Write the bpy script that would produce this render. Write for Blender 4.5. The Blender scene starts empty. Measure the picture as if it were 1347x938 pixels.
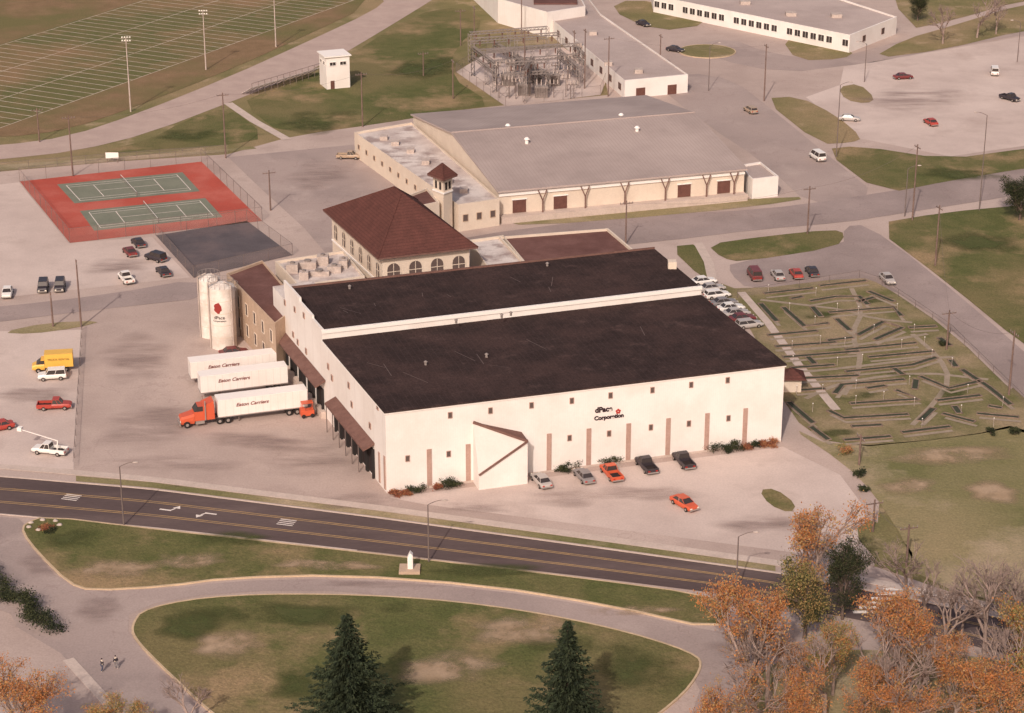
import bpy, math, random
import numpy as np
from mathutils import Vector, Matrix
from mathutils.geometry import tessellate_polygon
random.seed(7); rng=np.random.default_rng(7)
scene=bpy.context.scene
F=2800.;CX=673.5;CY=469.;HC=132.
PT=math.atan(1109/2800.); cp=math.cos(PT); sp=math.sin(PT)
# ---------- survey helpers: aerial survey coordinates -> site coordinates in metres
def W(u,v,z=0.):
    a=(u-CX)/F;b=(v-CY)/F
    dz=-sp-b*cp; dy=cp-b*sp
    t=(z-HC)/dz
    return Vector((a*t,dy*t,z))
def zat(p,v):
    b=(v-CY)/F
    return HC-p.y*(sp+b*cp)/(cp-b*sp)
def V2(p,z): return Vector((p[0],p[1],z))
# ---------- materials
MATS={}
def nodes(name):
    m=bpy.data.materials.new(name); m.use_nodes=True
    nt=m.node_tree; b=nt.nodes["Principled BSDF"]; return m,nt,b
def col(c): return (c[0],c[1],c[2],1)
def mat(name,c1,c2=None,scale=.5,rough=.85,lo=.35,hi=.65,c3=None,scale3=.06,bump=0.,metal=0.,fine=.12,stripe=None,crack=None,spec=.15,rotz=0.,stretch=None,c4=None,scale4=.5,r4=(.58,.7),wr=(.44,.60),ws=.22,wm=.9):
    if name in MATS: return MATS[name]
    m,nt,b=nodes(name); N=nt.nodes;L=nt.links
    geo=N.new("ShaderNodeNewGeometry"); mp=N.new("ShaderNodeMapping")
    L.new(geo.outputs["Position"],mp.inputs["Vector"]); mp.inputs["Rotation"].default_value=(0,0,rotz)
    if stretch: mp.inputs["Scale"].default_value=stretch
    def noise(s,d=5):
        n=N.new("ShaderNodeTexNoise"); n.inputs["Scale"].default_value=s; n.inputs["Detail"].default_value=d
        n.inputs["Roughness"].default_value=.62
        L.new(mp.outputs[0],n.inputs["Vector"]); return n.outputs["Fac"]
    def rng_(src,a,c,o0=0.,o1=1.):
        r=N.new("ShaderNodeMapRange"); r.inputs[1].default_value=a;r.inputs[2].default_value=c
        r.inputs[3].default_value=o0;r.inputs[4].default_value=o1
        L.new(src,r.inputs[0]); return r.outputs[0]
    def mix(fac,A,B,mode='MIX'):
        x=N.new("ShaderNodeMix"); x.data_type='RGBA'; x.blend_type=mode
        if isinstance(fac,float): x.inputs[0].default_value=fac
        else: L.new(fac,x.inputs[0])
        for i,q in((6,A),(7,B)):
            if isinstance(q,tuple): x.inputs[i].default_value=q
            else: L.new(q,x.inputs[i])
        return x.outputs[2]
    c=col(c1)
    if c2 is not None: c=mix(rng_(noise(scale),lo,hi),c,col(c2))
    if c3 is not None: c=mix(rng_(noise(scale3,7),.44,.62),c,col(c3))
    if c4 is not None: c=mix(rng_(noise(scale4,8),r4[0],r4[1],0,.85),c,col(c4))
    if stripe:
        sc,scol,amt,axis,w=stripe
        wv=N.new("ShaderNodeTexWave"); wv.inputs["Scale"].default_value=sc; wv.bands_direction=axis
        wv.inputs["Distortion"].default_value=.15
        L.new(mp.outputs[0],wv.inputs["Vector"])
        c=mix(rng_(wv.outputs["Fac"],w,min(1,w+.12),0.,amt),c,col(scol))
    if crack:
        sc,ccol,wd,amt=crack
        vo=N.new("ShaderNodeTexVoronoi"); vo.feature='DISTANCE_TO_EDGE'; vo.inputs["Scale"].default_value=sc
        ns=N.new("ShaderNodeTexNoise"); ns.inputs["Scale"].default_value=sc*3.5; ns.inputs["Detail"].default_value=5
        L.new(mp.outputs[0],ns.inputs["Vector"])
        va=N.new("ShaderNodeVectorMath"); va.operation='SCALE'; va.inputs["Scale"].default_value=.8/sc
        L.new(ns.outputs["Color"],va.inputs[0])
        vb=N.new("ShaderNodeVectorMath"); L.new(mp.outputs[0],vb.inputs[0]); L.new(va.outputs[0],vb.inputs[1])
        L.new(vb.outputs[0],vo.inputs["Vector"])
        c=mix(rng_(vo.outputs["Distance"],0.,wd,amt,0.),c,col(ccol))
    if fine:
        f=rng_(noise(3.5,3),.25,.75,1-fine,1+fine)
        cb=N.new("ShaderNodeCombineColor")
        for i in range(3): L.new(f,cb.inputs[i])
        c=mix(1.0,c,cb.outputs[0],'MULTIPLY')
    if isinstance(c,tuple): b.inputs["Base Color"].default_value=c
    else: L.new(c,b.inputs["Base Color"])
    b.inputs["Roughness"].default_value=rough; b.inputs["Metallic"].default_value=metal
    b.inputs["Specular IOR Level"].default_value=spec
    if bump:
        bp=N.new("ShaderNodeBump"); bp.inputs["Strength"].default_value=bump; bp.inputs["Distance"].default_value=.3
        L.new(noise(1.6,6),bp.inputs["Height"]); L.new(bp.outputs[0],b.inputs["Normal"])
    if name.startswith('leaf') or name.startswith('needle'):
        tr=N.new("ShaderNodeBsdfTranslucent"); mx=N.new("ShaderNodeMixShader"); mx.inputs[0].default_value=.4
        if isinstance(c,tuple): tr.inputs[0].default_value=c
        else: L.new(c,tr.inputs[0])
        L.new(b.outputs[0],mx.inputs[1]);L.new(tr.outputs[0],mx.inputs[2]);L.new(mx.outputs[0],N["Material Output"].inputs[0])
    if name.startswith('worn'):
        tr=N.new("ShaderNodeBsdfTransparent"); mx=N.new("ShaderNodeMixShader")
        at=N.new("ShaderNodeAttribute"); at.attribute_name='rim'
        ml=N.new("ShaderNodeMath"); ml.operation='MULTIPLY'
        L.new(rng_(noise(ws,9),wr[0],wr[1],0,wm),ml.inputs[0]); L.new(at.outputs["Fac"],ml.inputs[1])
        L.new(ml.outputs[0],mx.inputs[0])
        L.new(tr.outputs[0],mx.inputs[1]);L.new(b.outputs[0],mx.inputs[2]);L.new(mx.outputs[0],N["Material Output"].inputs[0])
    MATS[name]=m; return m
def M(n): return MATS[n]
ANG=math.radians(17.1)
mat('pave',(.43,.335,.295),(.375,.29,.255),.10,.95,c3=(.48,.38,.335),scale3=.03,crack=(.045,(.30,.22,.20),.008,.4),fine=.12,c4=(.33,.255,.225),scale4=.06,r4=(.54,.72))
mat('pave_light',(.53,.43,.385),(.475,.38,.34),.15,.95,c3=(.58,.475,.425),scale3=.04,fine=.1,c4=(.41,.32,.28),scale4=.09,r4=(.54,.74))
mat('drive',(.35,.275,.25),(.39,.31,.28),.1,.95,c3=(.31,.245,.225),scale3=.05,crack=(.045,(.24,.17,.16),.008,.4),c4=(.43,.345,.31),scale4=.08,r4=(.54,.7))
mat('street',(.29,.23,.215),(.34,.27,.25),.12,.95,c3=(.26,.205,.19),scale3=.04,crack=(.05,(.2,.14,.13),.008,.4))
mat('asphalt',(.098,.070,.068),(.135,.098,.092),.15,.9,c3=(.085,.061,.059),scale3=.05,fine=.14,stretch=(.35,1.6,1),rotz=math.radians(16))
mat('court_dark',(.09,.077,.083),(.115,.098,.104),.2,.9,c3=(.15,.115,.115),scale3=.08)
mat('concrete',(.54,.44,.385),(.47,.38,.33),.4,.9)
mat('path_pale',(.33,.265,.205),(.27,.215,.16),.6,.9)
mat('worn_soil',(.44,.32,.22),(.38,.27,.175),.25,.95,lo=.4,hi=.6,fine=.15,wr=(.40,.58),ws=.12)
mat('worn_green',(.065,.08,.026),(.09,.095,.036),.25,.95,fine=.25,wr=(.40,.58),ws=.08)
mat('worn_stain',(.27,.20,.18),(.31,.23,.21),.25,.95,fine=.15,wr=(.38,.74),ws=.16,wm=.7,stretch=(.35,1.5,1),rotz=math.radians(-25))
mat('grass',(.15,.138,.058),(.21,.172,.082),.13,.95,c3=(.28,.205,.115),scale3=.03,bump=.5,fine=.28,c4=(.36,.27,.17),scale4=.12,r4=(.56,.70))
mat('grass_green',(.092,.100,.034),(.135,.126,.05),.22,.95,lo=.4,hi=.7,c3=(.17,.14,.064),scale3=.035,bump=.6,fine=.3,c4=(.32,.22,.125),scale4=.045,r4=(.51,.64))
mat('grass_field',(.19,.125,.068),(.24,.155,.09),.2,.95,c3=(.15,.13,.055),scale3=.03,bump=.5,fine=.2)
mat('turf',(.115,.115,.045),(.15,.13,.058),.2,.95,c3=(.24,.155,.085),scale3=.025,bump=.5,fine=.22)
mat('grass_golf',(.20,.165,.085),(.135,.128,.052),.18,.95,lo=.42,hi=.58,c3=(.29,.22,.135),scale3=.06,bump=.4,fine=.25)
mat('grass_dry',(.23,.195,.10),(.30,.235,.13),.12,.95,c3=(.15,.145,.06),scale3=.03,bump=.5,fine=.22,c4=(.44,.335,.235),scale4=.05,r4=(.52,.70))
mat('track',(.45,.345,.30),(.39,.295,.26),.2,.95,fine=.1)
mat('tennis_red',(.42,.085,.06),(.35,.07,.05),.2,.85,c3=(.45,.12,.09),scale3=.1)
mat('tennis_green',(.165,.175,.132),(.205,.21,.16),.2,.85)
mat('white_line',(.72,.64,.58),None,fine=.15)
mat('faded_line',(.60,.51,.42),(.45,.37,.28),.4,lo=.4,hi=.6,fine=.15)
mat('yellow_line',(.50,.32,.14),(.36,.24,.13),.5,fine=.1)
mat('curb',(.56,.42,.28),(.45,.34,.23),.4)
mat('white_wall',(.77,.72,.68),(.74,.685,.645),.25,.7,c3=(.70,.64,.595),scale3=.15,stripe=(.9,(.62,.55,.51),.25,'X',.93),rotz=-ANG,fine=.03)
mat('silo_wall',(.74,.68,.63),(.66,.59,.53),.5,.7,c3=(.58,.5,.44),scale3=.35,fine=.06)
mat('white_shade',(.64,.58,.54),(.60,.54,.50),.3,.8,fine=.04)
mat('white_trim',(.78,.73,.69),None,fine=.03)
mat('brown_trim',(.14,.075,.062),(.18,.10,.083),.8)
mat('pilaster',(.36,.235,.19),(.41,.275,.23),.8)
mat('roof_black',(.036,.025,.024),(.050,.034,.032),.35,1.,lo=.4,hi=.7,c3=(.06,.038,.035),scale3=.12,stripe=(.33,(.08,.053,.05),.3,'X',.93),rotz=-ANG,fine=.3,bump=.3,spec=.04,c4=(.078,.05,.046),scale4=.35)
mat('roof_brown',(.12,.05,.042),(.09,.04,.034),.5,.95,stripe=(.9,(.065,.03,.026),.5,'Z',.8),fine=.2,spec=.05)
mat('roof_brown_flat',(.14,.07,.06),(.18,.095,.083),.3,.95,c3=(.12,.06,.053),scale3=.1,spec=.05)
mat('roof_tan',(.355,.285,.262),(.31,.25,.23),.15,.8,c3=(.40,.325,.298),scale3=.05,stripe=(.42,(.25,.2,.183),.4,'X',.85),rotz=-ANG,fine=.05)
mat('roof_gravel',(.62,.55,.51),(.33,.26,.24),.22,.95,lo=.45,hi=.6,c3=(.50,.42,.385),scale3=.1)
mat('roof_school',(.41,.33,.305),(.36,.29,.265),.12,.95,c3=(.45,.365,.335),scale3=.05)
mat('tan_brick',(.50,.37,.275),(.43,.315,.235),.6,.9,stripe=(2.,(.37,.27,.2),.3,'Z',.85),fine=.1)
mat('cream',(.66,.56,.46),(.60,.50,.41),.3,.85,fine=.06)
mat('glass',(.045,.036,.035),None,rough=.25,fine=0,spec=.5)
mat('glass_faded',(.11,.08,.072),None,rough=.4,fine=0,spec=.3)
mat('dark',(.035,.026,.025),None,fine=0)
mat('door_brown',(.12,.055,.045),(.15,.07,.055),1.)
mat('wood_pole',(.14,.095,.08),(.2,.135,.115),1.,.95)
mat('steel',(.30,.255,.235),(.22,.185,.17),1.,.6,metal=.1)
mat('steel_dark',(.16,.125,.115),None,fine=.1)
mat('tar_seam',(.13,.095,.088),None,fine=.2)
mat('rubber',(.028,.024,.024),None,fine=.1)
mat('chrome',(.5,.47,.44),None,rough=.3,metal=.7,fine=0)
mat('lamp_glass',(.75,.7,.6),None,rough=.2,fine=0)
mat('tail',(.4,.03,.02),None,rough=.3,fine=0)
mat('ink',(.035,.018,.022),None,fine=0)
mat('red_ink',(.40,.05,.04),None,fine=0)
mat('maroon_ink',(.27,.04,.035),None,fine=0)
mat('stone',(.50,.42,.375),(.38,.31,.275),1.2,.9)
mat('bark',(.12,.085,.07),(.17,.125,.105),2.,.95)
mat('bare',(.25,.185,.16),(.31,.235,.205),2.,.95)
mat('carpet',(.042,.050,.034),(.06,.065,.044),.5)
mat('timber',(.17,.12,.095),(.26,.19,.15),1.)
PAINT={'white':(.74,.70,.66),'silver':(.42,.38,.36),'grey':(.22,.2,.2),'dark':(.04,.032,.038),'red':(.38,.055,.04),'maroon':(.16,.035,.035),'orange':(.55,.10,.045),'tan':(.38,.28,.2),'yellow':(.72,.42,.08),'blue':(.06,.07,.12),'green':(.06,.09,.07)}
for k,c in PAINT.items(): mat('paint_'+k,c,None,rough=.4,fine=.05,spec=.4)
for n,c,d in (('leaf_orange',(.62,.27,.10),(.52,.215,.08)),('leaf_rust',(.42,.19,.095),(.48,.24,.12)),('leaf_gold',(.54,.36,.16),(.46,.30,.13)),
     ('leaf_olive',(.26,.24,.09),(.34,.29,.11)),('leaf_green',(.07,.08,.04),(.095,.10,.048)),('leaf_deep',(.038,.048,.03),(.052,.062,.036)),('leaf_red',(.26,.08,.055),(.31,.13,.08)),
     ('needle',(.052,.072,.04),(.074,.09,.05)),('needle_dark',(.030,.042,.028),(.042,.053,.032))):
    mat(n,c,d,.8,.9,fine=.2)
def fence_mat():
    m,nt,b=nodes('chain_link'); N=nt.nodes;L=nt.links
    b.inputs["Base Color"].default_value=(.38,.30,.27,1)
    tr=N.new("ShaderNodeBsdfTransparent"); mx=N.new("ShaderNodeMixShader"); mx.inputs[0].default_value=.14
    L.new(tr.outputs[0],mx.inputs[1]);L.new(b.outputs[0],mx.inputs[2]);L.new(mx.outputs[0],N["Material Output"].inputs[0])
    MATS['chain_link']=m
fence_mat()
# ---------- mesh builder
class MB:
    def __init__(s,off=(0,0,0)): s.v=[];s.f=[];s.m=[];s.off=Vector(off);s.mats=[];s.sm=[]
    def mi(s,m):
        if m not in s.mats: s.mats.append(m)
        return s.mats.index(m)
    def add(s,vs,fs,m,smooth=False):
        k=len(s.v)
        for p in vs: s.v.append((p[0]-s.off.x,p[1]-s.off.y,p[2]-s.off.z))
        i=s.mi(m)
        for f in fs: s.f.append(tuple(k+j for j in f)); s.m.append(i); s.sm.append(smooth)
    def face(s,vs,m): s.add(vs,[tuple(range(len(vs)))],m)
    def prism(s,poly,z0,z1,m,mt=None,top=True,bottom=True):
        n=len(poly)
        z0s=z0 if isinstance(z0,(list,tuple)) else [z0]*n
        z1s=z1 if isinstance(z1,(list,tuple)) else [z1]*n
        vs=[(poly[i][0],poly[i][1],z0s[i]) for i in range(n)]+[(poly[i][0],poly[i][1],z1s[i]) for i in range(n)]
        s.add(vs,[(i,(i+1)%n,n+(i+1)%n,n+i) for i in range(n)],m)
        tr=tessellate_polygon([[Vector((p[0],p[1],0)) for p in poly]])
        if top: s.add(vs[n:],[tuple(t) for t in tr],mt or m)
        if bottom: s.add(vs[:n],[tuple(reversed(t)) for t in tr],m)
    def box(s,x0,x1,y0,y1,z0,z1,m): s.prism([(x0,y0),(x1,y0),(x1,y1),(x0,y1)],z0,z1,m)
    def bar(s,p,q,w,m,w2=None):
        s.cyl(p,q,w*.7,(w2 or w)*.7,4,m,False)
    def cyl(s,p,q,r0,r1,n,m,smooth=True,cap=True):
        p=Vector(p);q=Vector(q);d=(q-p)
        if d.length<1e-6: return
        d.normalize(); a=Vector((0,0,1)) if abs(d.z)<.9 else Vector((1,0,0))
        x=d.cross(a).normalized(); y=d.cross(x)
        vs=[]
        for c,r in((p,r0),(q,r1)):
            for i in range(n):
                t=2*math.pi*(i+.5)/n; vs.append(c+x*(r*math.cos(t))+y*(r*math.sin(t)))
        s.add(vs,[(i,(i+1)%n,n+(i+1)%n,n+i) for i in range(n)],m,smooth)
        if cap: s.add(vs,[tuple(range(n))[::-1],tuple(range(n,2*n))],m)
    def blob(s,c,rx,ry,rz,m,n=10,k=6,jit=0.):
        vs=[];fs=[]
        for j in range(k+1):
            ph=-math.pi/2+math.pi*j/k
            for i in range(n):
                t=2*math.pi*i/n; q=1+random.uniform(-jit,jit)
                vs.append((c[0]+rx*q*math.cos(ph)*math.cos(t),c[1]+ry*q*math.cos(ph)*math.sin(t),c[2]+rz*q*math.sin(ph)))
        for j in range(k):
            for i in range(n): fs.append((j*n+i,j*n+(i+1)%n,(j+1)*n+(i+1)%n,(j+1)*n+i))
        s.add(vs,fs,m,True)
    def mesh(s,name):
        me=bpy.data.meshes.new(name); me.from_pydata(s.v,[],s.f)
        for m in s.mats: me.materials.append(M(m) if isinstance(m,str) else m)
        me.polygons.foreach_set("material_index",s.m); me.polygons.foreach_set("use_smooth",s.sm); me.update()
        return me
def link(o): scene.collection.objects.link(o); return o
def thing(name,label,cat,loc,group=None,rot=0.):
    o=bpy.data.objects.new(name,None); o.empty_display_size=.5; o.location=loc; o.rotation_euler=(0,0,rot)
    o["label"]=label;o["category"]=cat
    if group:o["group"]=group
    return link(o)
def part(par,name,mb,label=None,loc=None):
    me=mb if isinstance(mb,bpy.types.Mesh) else mb.mesh(name)
    o=bpy.data.objects.new(name,me); o.parent=par
    if loc is not None:o.location=loc
    if label:o["label"]=label
    return link(o)
def solo(name,mb,label,cat,loc=(0,0,0),group=None,kind=None,rot=0.):
    o=bpy.data.objects.new(name,mb if isinstance(mb,bpy.types.Mesh) else mb.mesh(name)); o.location=loc; o.rotation_euler=(0,0,rot)
    if kind:o["kind"]=kind
    o["label"]=label;o["category"]=cat
    if group:o["group"]=group
    return link(o)
# ---------- ground sheets
def chaikin(p,it=2,closed=True):
    for _ in range(it):
        q=[]; n=len(p)
        if not closed:q.append(p[0])
        for i in range(n if closed else n-1):
            a=p[i];b=p[(i+1)%n]; q+=[a*.75+b*.25,a*.25+b*.75]
        if not closed:q.append(p[-1])
        p=q
    return p
LZ=.02
def sheet(name,px,m,layer,smooth=0,label=None,cat='ground',curb=False,world=False):
    p=[Vector(q) if world else W(*q) for q in px]
    if smooth:p=chaikin(p,smooth)
    z=layer*LZ+(.1 if curb else 0)
    mb=MB(); tr=tessellate_polygon([[Vector((q.x,q.y,0)) for q in p]])
    vs=[(q.x,q.y,z) for q in p]
    fs=[]
    for t in tr:
        a,b,c=[Vector(vs[i]) for i in t]
        fs.append(tuple(t) if (b-a).cross(c-a).z>0 else tuple(reversed(t)))
    mb.add(vs,fs,m)
    o=solo(name,mb,label or name.replace('_',' '),cat,kind='structure')
    if curb:
        strip('kerb',p+[p[0]],.28,'curb',z+.03,h=z+.03)
    return p
PZ=[0]
def patch(name,u,v,ru,rv,m,layer,label):
    """worn patch whose opacity fades from centre to rim"""
    c=W(u,v);rx=(W(u+ru,v)-c).length;ry=(W(u,v-rv)-c).length;n=28;PZ[0]+=1
    z=layer*LZ+.003+PZ[0]*.0004;me=bpy.data.meshes.new(name);vs=[(c.x,c.y,z)];at=[1.]
    for f,a in((.5,.95),(1.,0.)):
        for i in range(n):
            t=2*math.pi*i/n;w=1+.18*math.sin(2*t+u)+.12*math.sin(5*t+v)
            vs.append((c.x+rx*f*w*math.cos(t),c.y+ry*f*w*math.sin(t),z));at.append(a)
    fs=[(0,1+i,1+(i+1)%n) for i in range(n)]+[(1+i,1+n+i,1+n+(i+1)%n,1+(i+1)%n) for i in range(n)]
    me.from_pydata(vs,[],fs);me.materials.append(M(m));A=me.attributes.new('rim','FLOAT','POINT');A.data.foreach_set('value',at)
    solo(name,me,label,'ground',kind='structure')
def strip(name,p,w,m,z,h=0.,dash=None):
    mb=MB(); n=len(p)
    def nrm(i):
        a=p[max(0,i-1)];b=p[min(n-1,i+1)]; d=Vector((b[0]-a[0],b[1]-a[1],0)); d.normalize(); return Vector((-d.y,d.x,0))
    L=[Vector((p[i][0],p[i][1],z))+nrm(i)*w/2 for i in range(n)]
    R=[Vector((p[i][0],p[i][1],z))-nrm(i)*w/2 for i in range(n)]
    for i in range(n-1):
        if dash and i%2: continue
        mb.face([R[i],R[i+1],L[i+1],L[i]],m)
        if h:
            dn=Vector((0,0,-h))
            mb.face([R[i]+dn,R[i+1]+dn,R[i+1],R[i]],m); mb.face([L[i],L[i+1],L[i+1]+dn,L[i]+dn],m)
    return solo(name,mb,name.replace('_',' ')+' along the paving','ground',kind='structure')
def pxl(pts,z=0): return [W(u,v,z) for u,v in pts]
def ins(poly,d):
    c=sum((Vector((p[0],p[1],0)) for p in poly),Vector())/len(poly)
    return [Vector((p[0],p[1],0))+(c-Vector((p[0],p[1],0))).normalized()*d for p in poly]
mb=MB(); mb.face([(-2500,-200,0),(2500,-200,0),(2500,5000,0),(-2500,5000,0)],'grass')
solo('ground',mb,'wide dry autumn grass ground','ground',kind='structure')
sheet('paved_ground',[(-400,1100),(-400,232),(0,226),(150,213),(300,203),(375,182),(470,165),(560,150),(650,140),(800,125),(780,20),(740,-60),(1500,-60),(1700,200),(1700,420),(1347,500),(1260,560),(1160,620),(1150,745),(1400,830),(1800,900),(1800,1150),(600,1150)],'pave',1)
sheet('running_track',[(-300,238),(0,210),(100,199),(195,176),(330,124),(430,84),(540,18),(600,-20),(560,-60),(440,-60),(510,-2),(490,15),(400,57),(300,102),(180,150),(90,180),(0,192),(-300,212)],'track',2,1)
sheet('lawn',[(120,203),(200,183),(240,160),(300,139),(352,181),(300,191),(200,200)],'grass_green',2,1)
sheet('lawn',[(318,136),(345,122),(430,92),(545,18),(610,8),(640,30),(600,60),(590,100),(650,138),(600,146),(500,163),(375,180)],'grass_green',2,1)
sheet('playing_field',[(-300,190),(0,182),(90,171),(180,140),(300,93),(400,48),(485,8),(500,-60),(-300,-60)],'grass_field',3,1,'marked sports field with yard lines','field')
f0=W(20,178);f1=W(470,12);fd=(f1-f0).normalized();fn=Vector((-fd.y,fd.x,0))
Lf=(f1-f0).length
sheet('playing_field',[tuple(f0+fd*-60+fn*7),tuple(f0+fd*(Lf+30)+fn*7),tuple(f0+fd*(Lf+30)+fn*62),tuple(f0+fd*-60+fn*62)],'turf',3.4,0,'green turf of the marked field','field',world=True)
d=-40.
while d<Lf+30:
    a=f0+fd*d+fn*7; strip('yard_line',[a,a+fn*54],.27,'faded_line',LZ*4+.002); d+=3.9
for o_ in (7,24,42,61): strip('yard_line',[f0+fd*-40+fn*o_,f0+fd*(Lf+30)+fn*o_],.22,'faded_line',LZ*4+.006)
sheet('parking_lot',[(-300,250),(0,243),(25,240),(90,320),(200,312),(250,365),(0,392),(-300,430)],'pave_light',2)
sheet('parking_lot',[(300,207),(470,190),(600,300),(560,330),(430,335),(400,300),(345,250)],'drive',2)
sheet('parking_lot',[(1110,88),(1347,48),(1600,10),(1600,170),(1347,192),(1250,206),(1130,182),(1060,128),(1105,112)],'pave_light',2)
sheet('parking_lot',[(-300,440),(0,436),(108,434),(97,618),(0,612),(-300,600)],'pave_light',2)
sheet('parking_lot',[(512,655),(1030,588),(1105,625),(1135,665),(1150,740),(1035,726),(700,682),(560,664)],'pave_light',2)
sheet('street',[(-300,432),(0,404),(140,388),(265,366),(275,392),(180,402),(60,416),(0,424),(-300,455)],'street',3,1,'worn grey side street','street')
sheet('street',[(560,322),(690,300),(860,283),(1000,276),(1110,262),(1347,222),(1600,180),(1600,215),(1347,256),(1180,282),(1110,293),(1000,302),(870,318),(740,330),(600,335)],'street',3,1,'two lane side street','street')
sheet('street',[(860,110),(905,95),(965,105),(1010,140),(1090,205),(1160,262),(1070,275),(1000,210),(930,165)],'drive',2,1,'concrete side street','street')
sheet('street',[(905,60),(980,90),(1080,95),(1347,45),(1700,-10),(1700,-40),(1347,20),(1180,55),(1090,80),(1010,70),(960,50)],'drive',2,1,'school drive','street')
sheet('street',[(960,345),(1110,325),(1110,298),(1140,296),(1215,350),(1347,462),(1500,600),(1500,660),(1347,525),(1250,430),(1160,372),(1080,372),(985,382),(960,360)],'street',3,1,'grey drive beside the mini golf','street')
RU=[(-300,612),(-150,622),(0,628),(200,645),(500,683),(800,724),(1035,757),(1200,790),(1400,832),(1700,905)]
RL=[(-300,655),(-150,665),(0,676),(200,694),(380,714),(565,735),(760,758),(960,783),(1200,830),(1400,880),(1700,965)]
def interp(P,u):
    for i in range(len(P)-1):
        if P[i][0]<=u<=P[i+1][0]: t=(u-P[i][0])/(P[i+1][0]-P[i][0]); return P[i][1]+t*(P[i+1][1]-P[i][1])
RX=list(range(-300,1701,20))
sheet('road',[(u,interp(RU,u)) for u in RX]+[(u,interp(RL,u)) for u in reversed(RX)],'asphalt',4,0,'dark asphalt main road','road')
def rfrac(fr,off=0): return chaikin([W(u,interp(RU,u)*(1-fr)+interp(RL,u)*fr+off) for u in RX[::2]],1,False)
for fr in (.30,.34,.66,.70): strip('lane_marking',rfrac(fr),.14,'yellow_line',LZ*5)
strip('kerb',rfrac(0,-1),.3,'concrete',.16,h=.1); 
sheet('grass_verge',[(u,interp(RU,u)-3) for u in RX[20:67]]+[(u,interp(RU,u)-10) for u in reversed(RX[20:67])],'grass_dry',4)
strip('sidewalk',rfrac(0,-14)[:138],1.6,'concrete',LZ*6,h=.05)
strip('kerb',rfrac(1,1)[:40],.25,'concrete',.16,h=.1)
def arrow(u,v,flip=False):
    c=W(u,v); a=(W(u+40,v+5)-c).normalized(); n=Vector((-a.y,a.x,0)); s=-1 if flip else 1
    mb=MB(); z=LZ*5+.004
    def q(x,y): p=c+a*x*s+n*y*s; return (p.x,p.y,z)
    mb.face([q(-1.5,-.2),(q(.3,-.2)),q(.3,.15),q(-1.5,.15)],'white_line'); mb.face([q(.1,.15),q(.4,.15),q(.8,.9),q(.5,.9)],'white_line'); mb.face([q(.15,.8),q(1.3,.8),q(.9,1.7)],'white_line')
    solo('turn_arrow_marking',mb,'white painted turn arrow','ground',kind='structure')
arrow(223,672);arrow(272,676,True)
for u,v in((94,655),(377,688)):
    c=W(u,v);a=(W(u+40,v+5)-c).normalized();n=Vector((-a.y,a.x,0));mb=MB()
    for k in(-1,-.35,.35,1):
        p=c+n*k*.8; mb.face([V2(p-a*1.2-n*.1,LZ*5+.004),V2(p+a*1.2-n*.1,LZ*5+.004),V2(p+a*1.2+n*.1,LZ*5+.004),V2(p-a*1.2+n*.1,LZ*5+.004)],'white_line')
    solo('lane_marking',mb,'white painted lane words','ground',kind='structure')
mb=MB()
for k in range(7):
    a=W(1122+k*8,806-k*6);b=W(1148+k*8,806-k*6); n=Vector((0,.35,0)); mb.face([V2(a-n,.11),V2(b-n,.11),V2(b+n,.11),V2(a+n,.11)],'white_line')
solo('crosswalk_marking',mb,'white striped crosswalk','ground',kind='structure')
sheet('lawn',[(32,690),(60,680),(200,697),(380,717),(565,738),(760,761),(925,783),(958,800),(948,830),(800,797),(640,771),(450,757),(300,761),(220,772),(120,778),(90,768),(50,728),(30,702)],'grass_green',4,1,curb=True)
sheet('lawn',[(172,826),(190,800),(300,783),(480,783),(640,796),(800,825),(915,860),(925,880),(890,925),(800,985),(560,1030),(380,1010),(290,950),(220,885),(180,845)],'grass_green',4,2,curb=True)
sheet('drive_road',[(-300,680),(0,680),(32,683),(28,705),(88,775),(220,776),(300,765),(450,761),(640,775),(800,801),(950,834),(1010,838),(1040,800),(1100,810),(980,920),(890,1000),(930,880),(800,820),(480,778),(300,778),(170,800),(168,840),(290,960),(380,1040),(200,1040),(60,900),(0,780),(-300,760)],'drive',3,1)
strip('sidewalk',pxl([(90,868),(130,912),(165,950),(185,975)]),1.4,'concrete',LZ*6,h=.05)
sheet('parking_lot',[(-300,800),(0,812),(80,860),(150,938),(100,1000),(-300,1000)],'pave',4)
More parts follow.
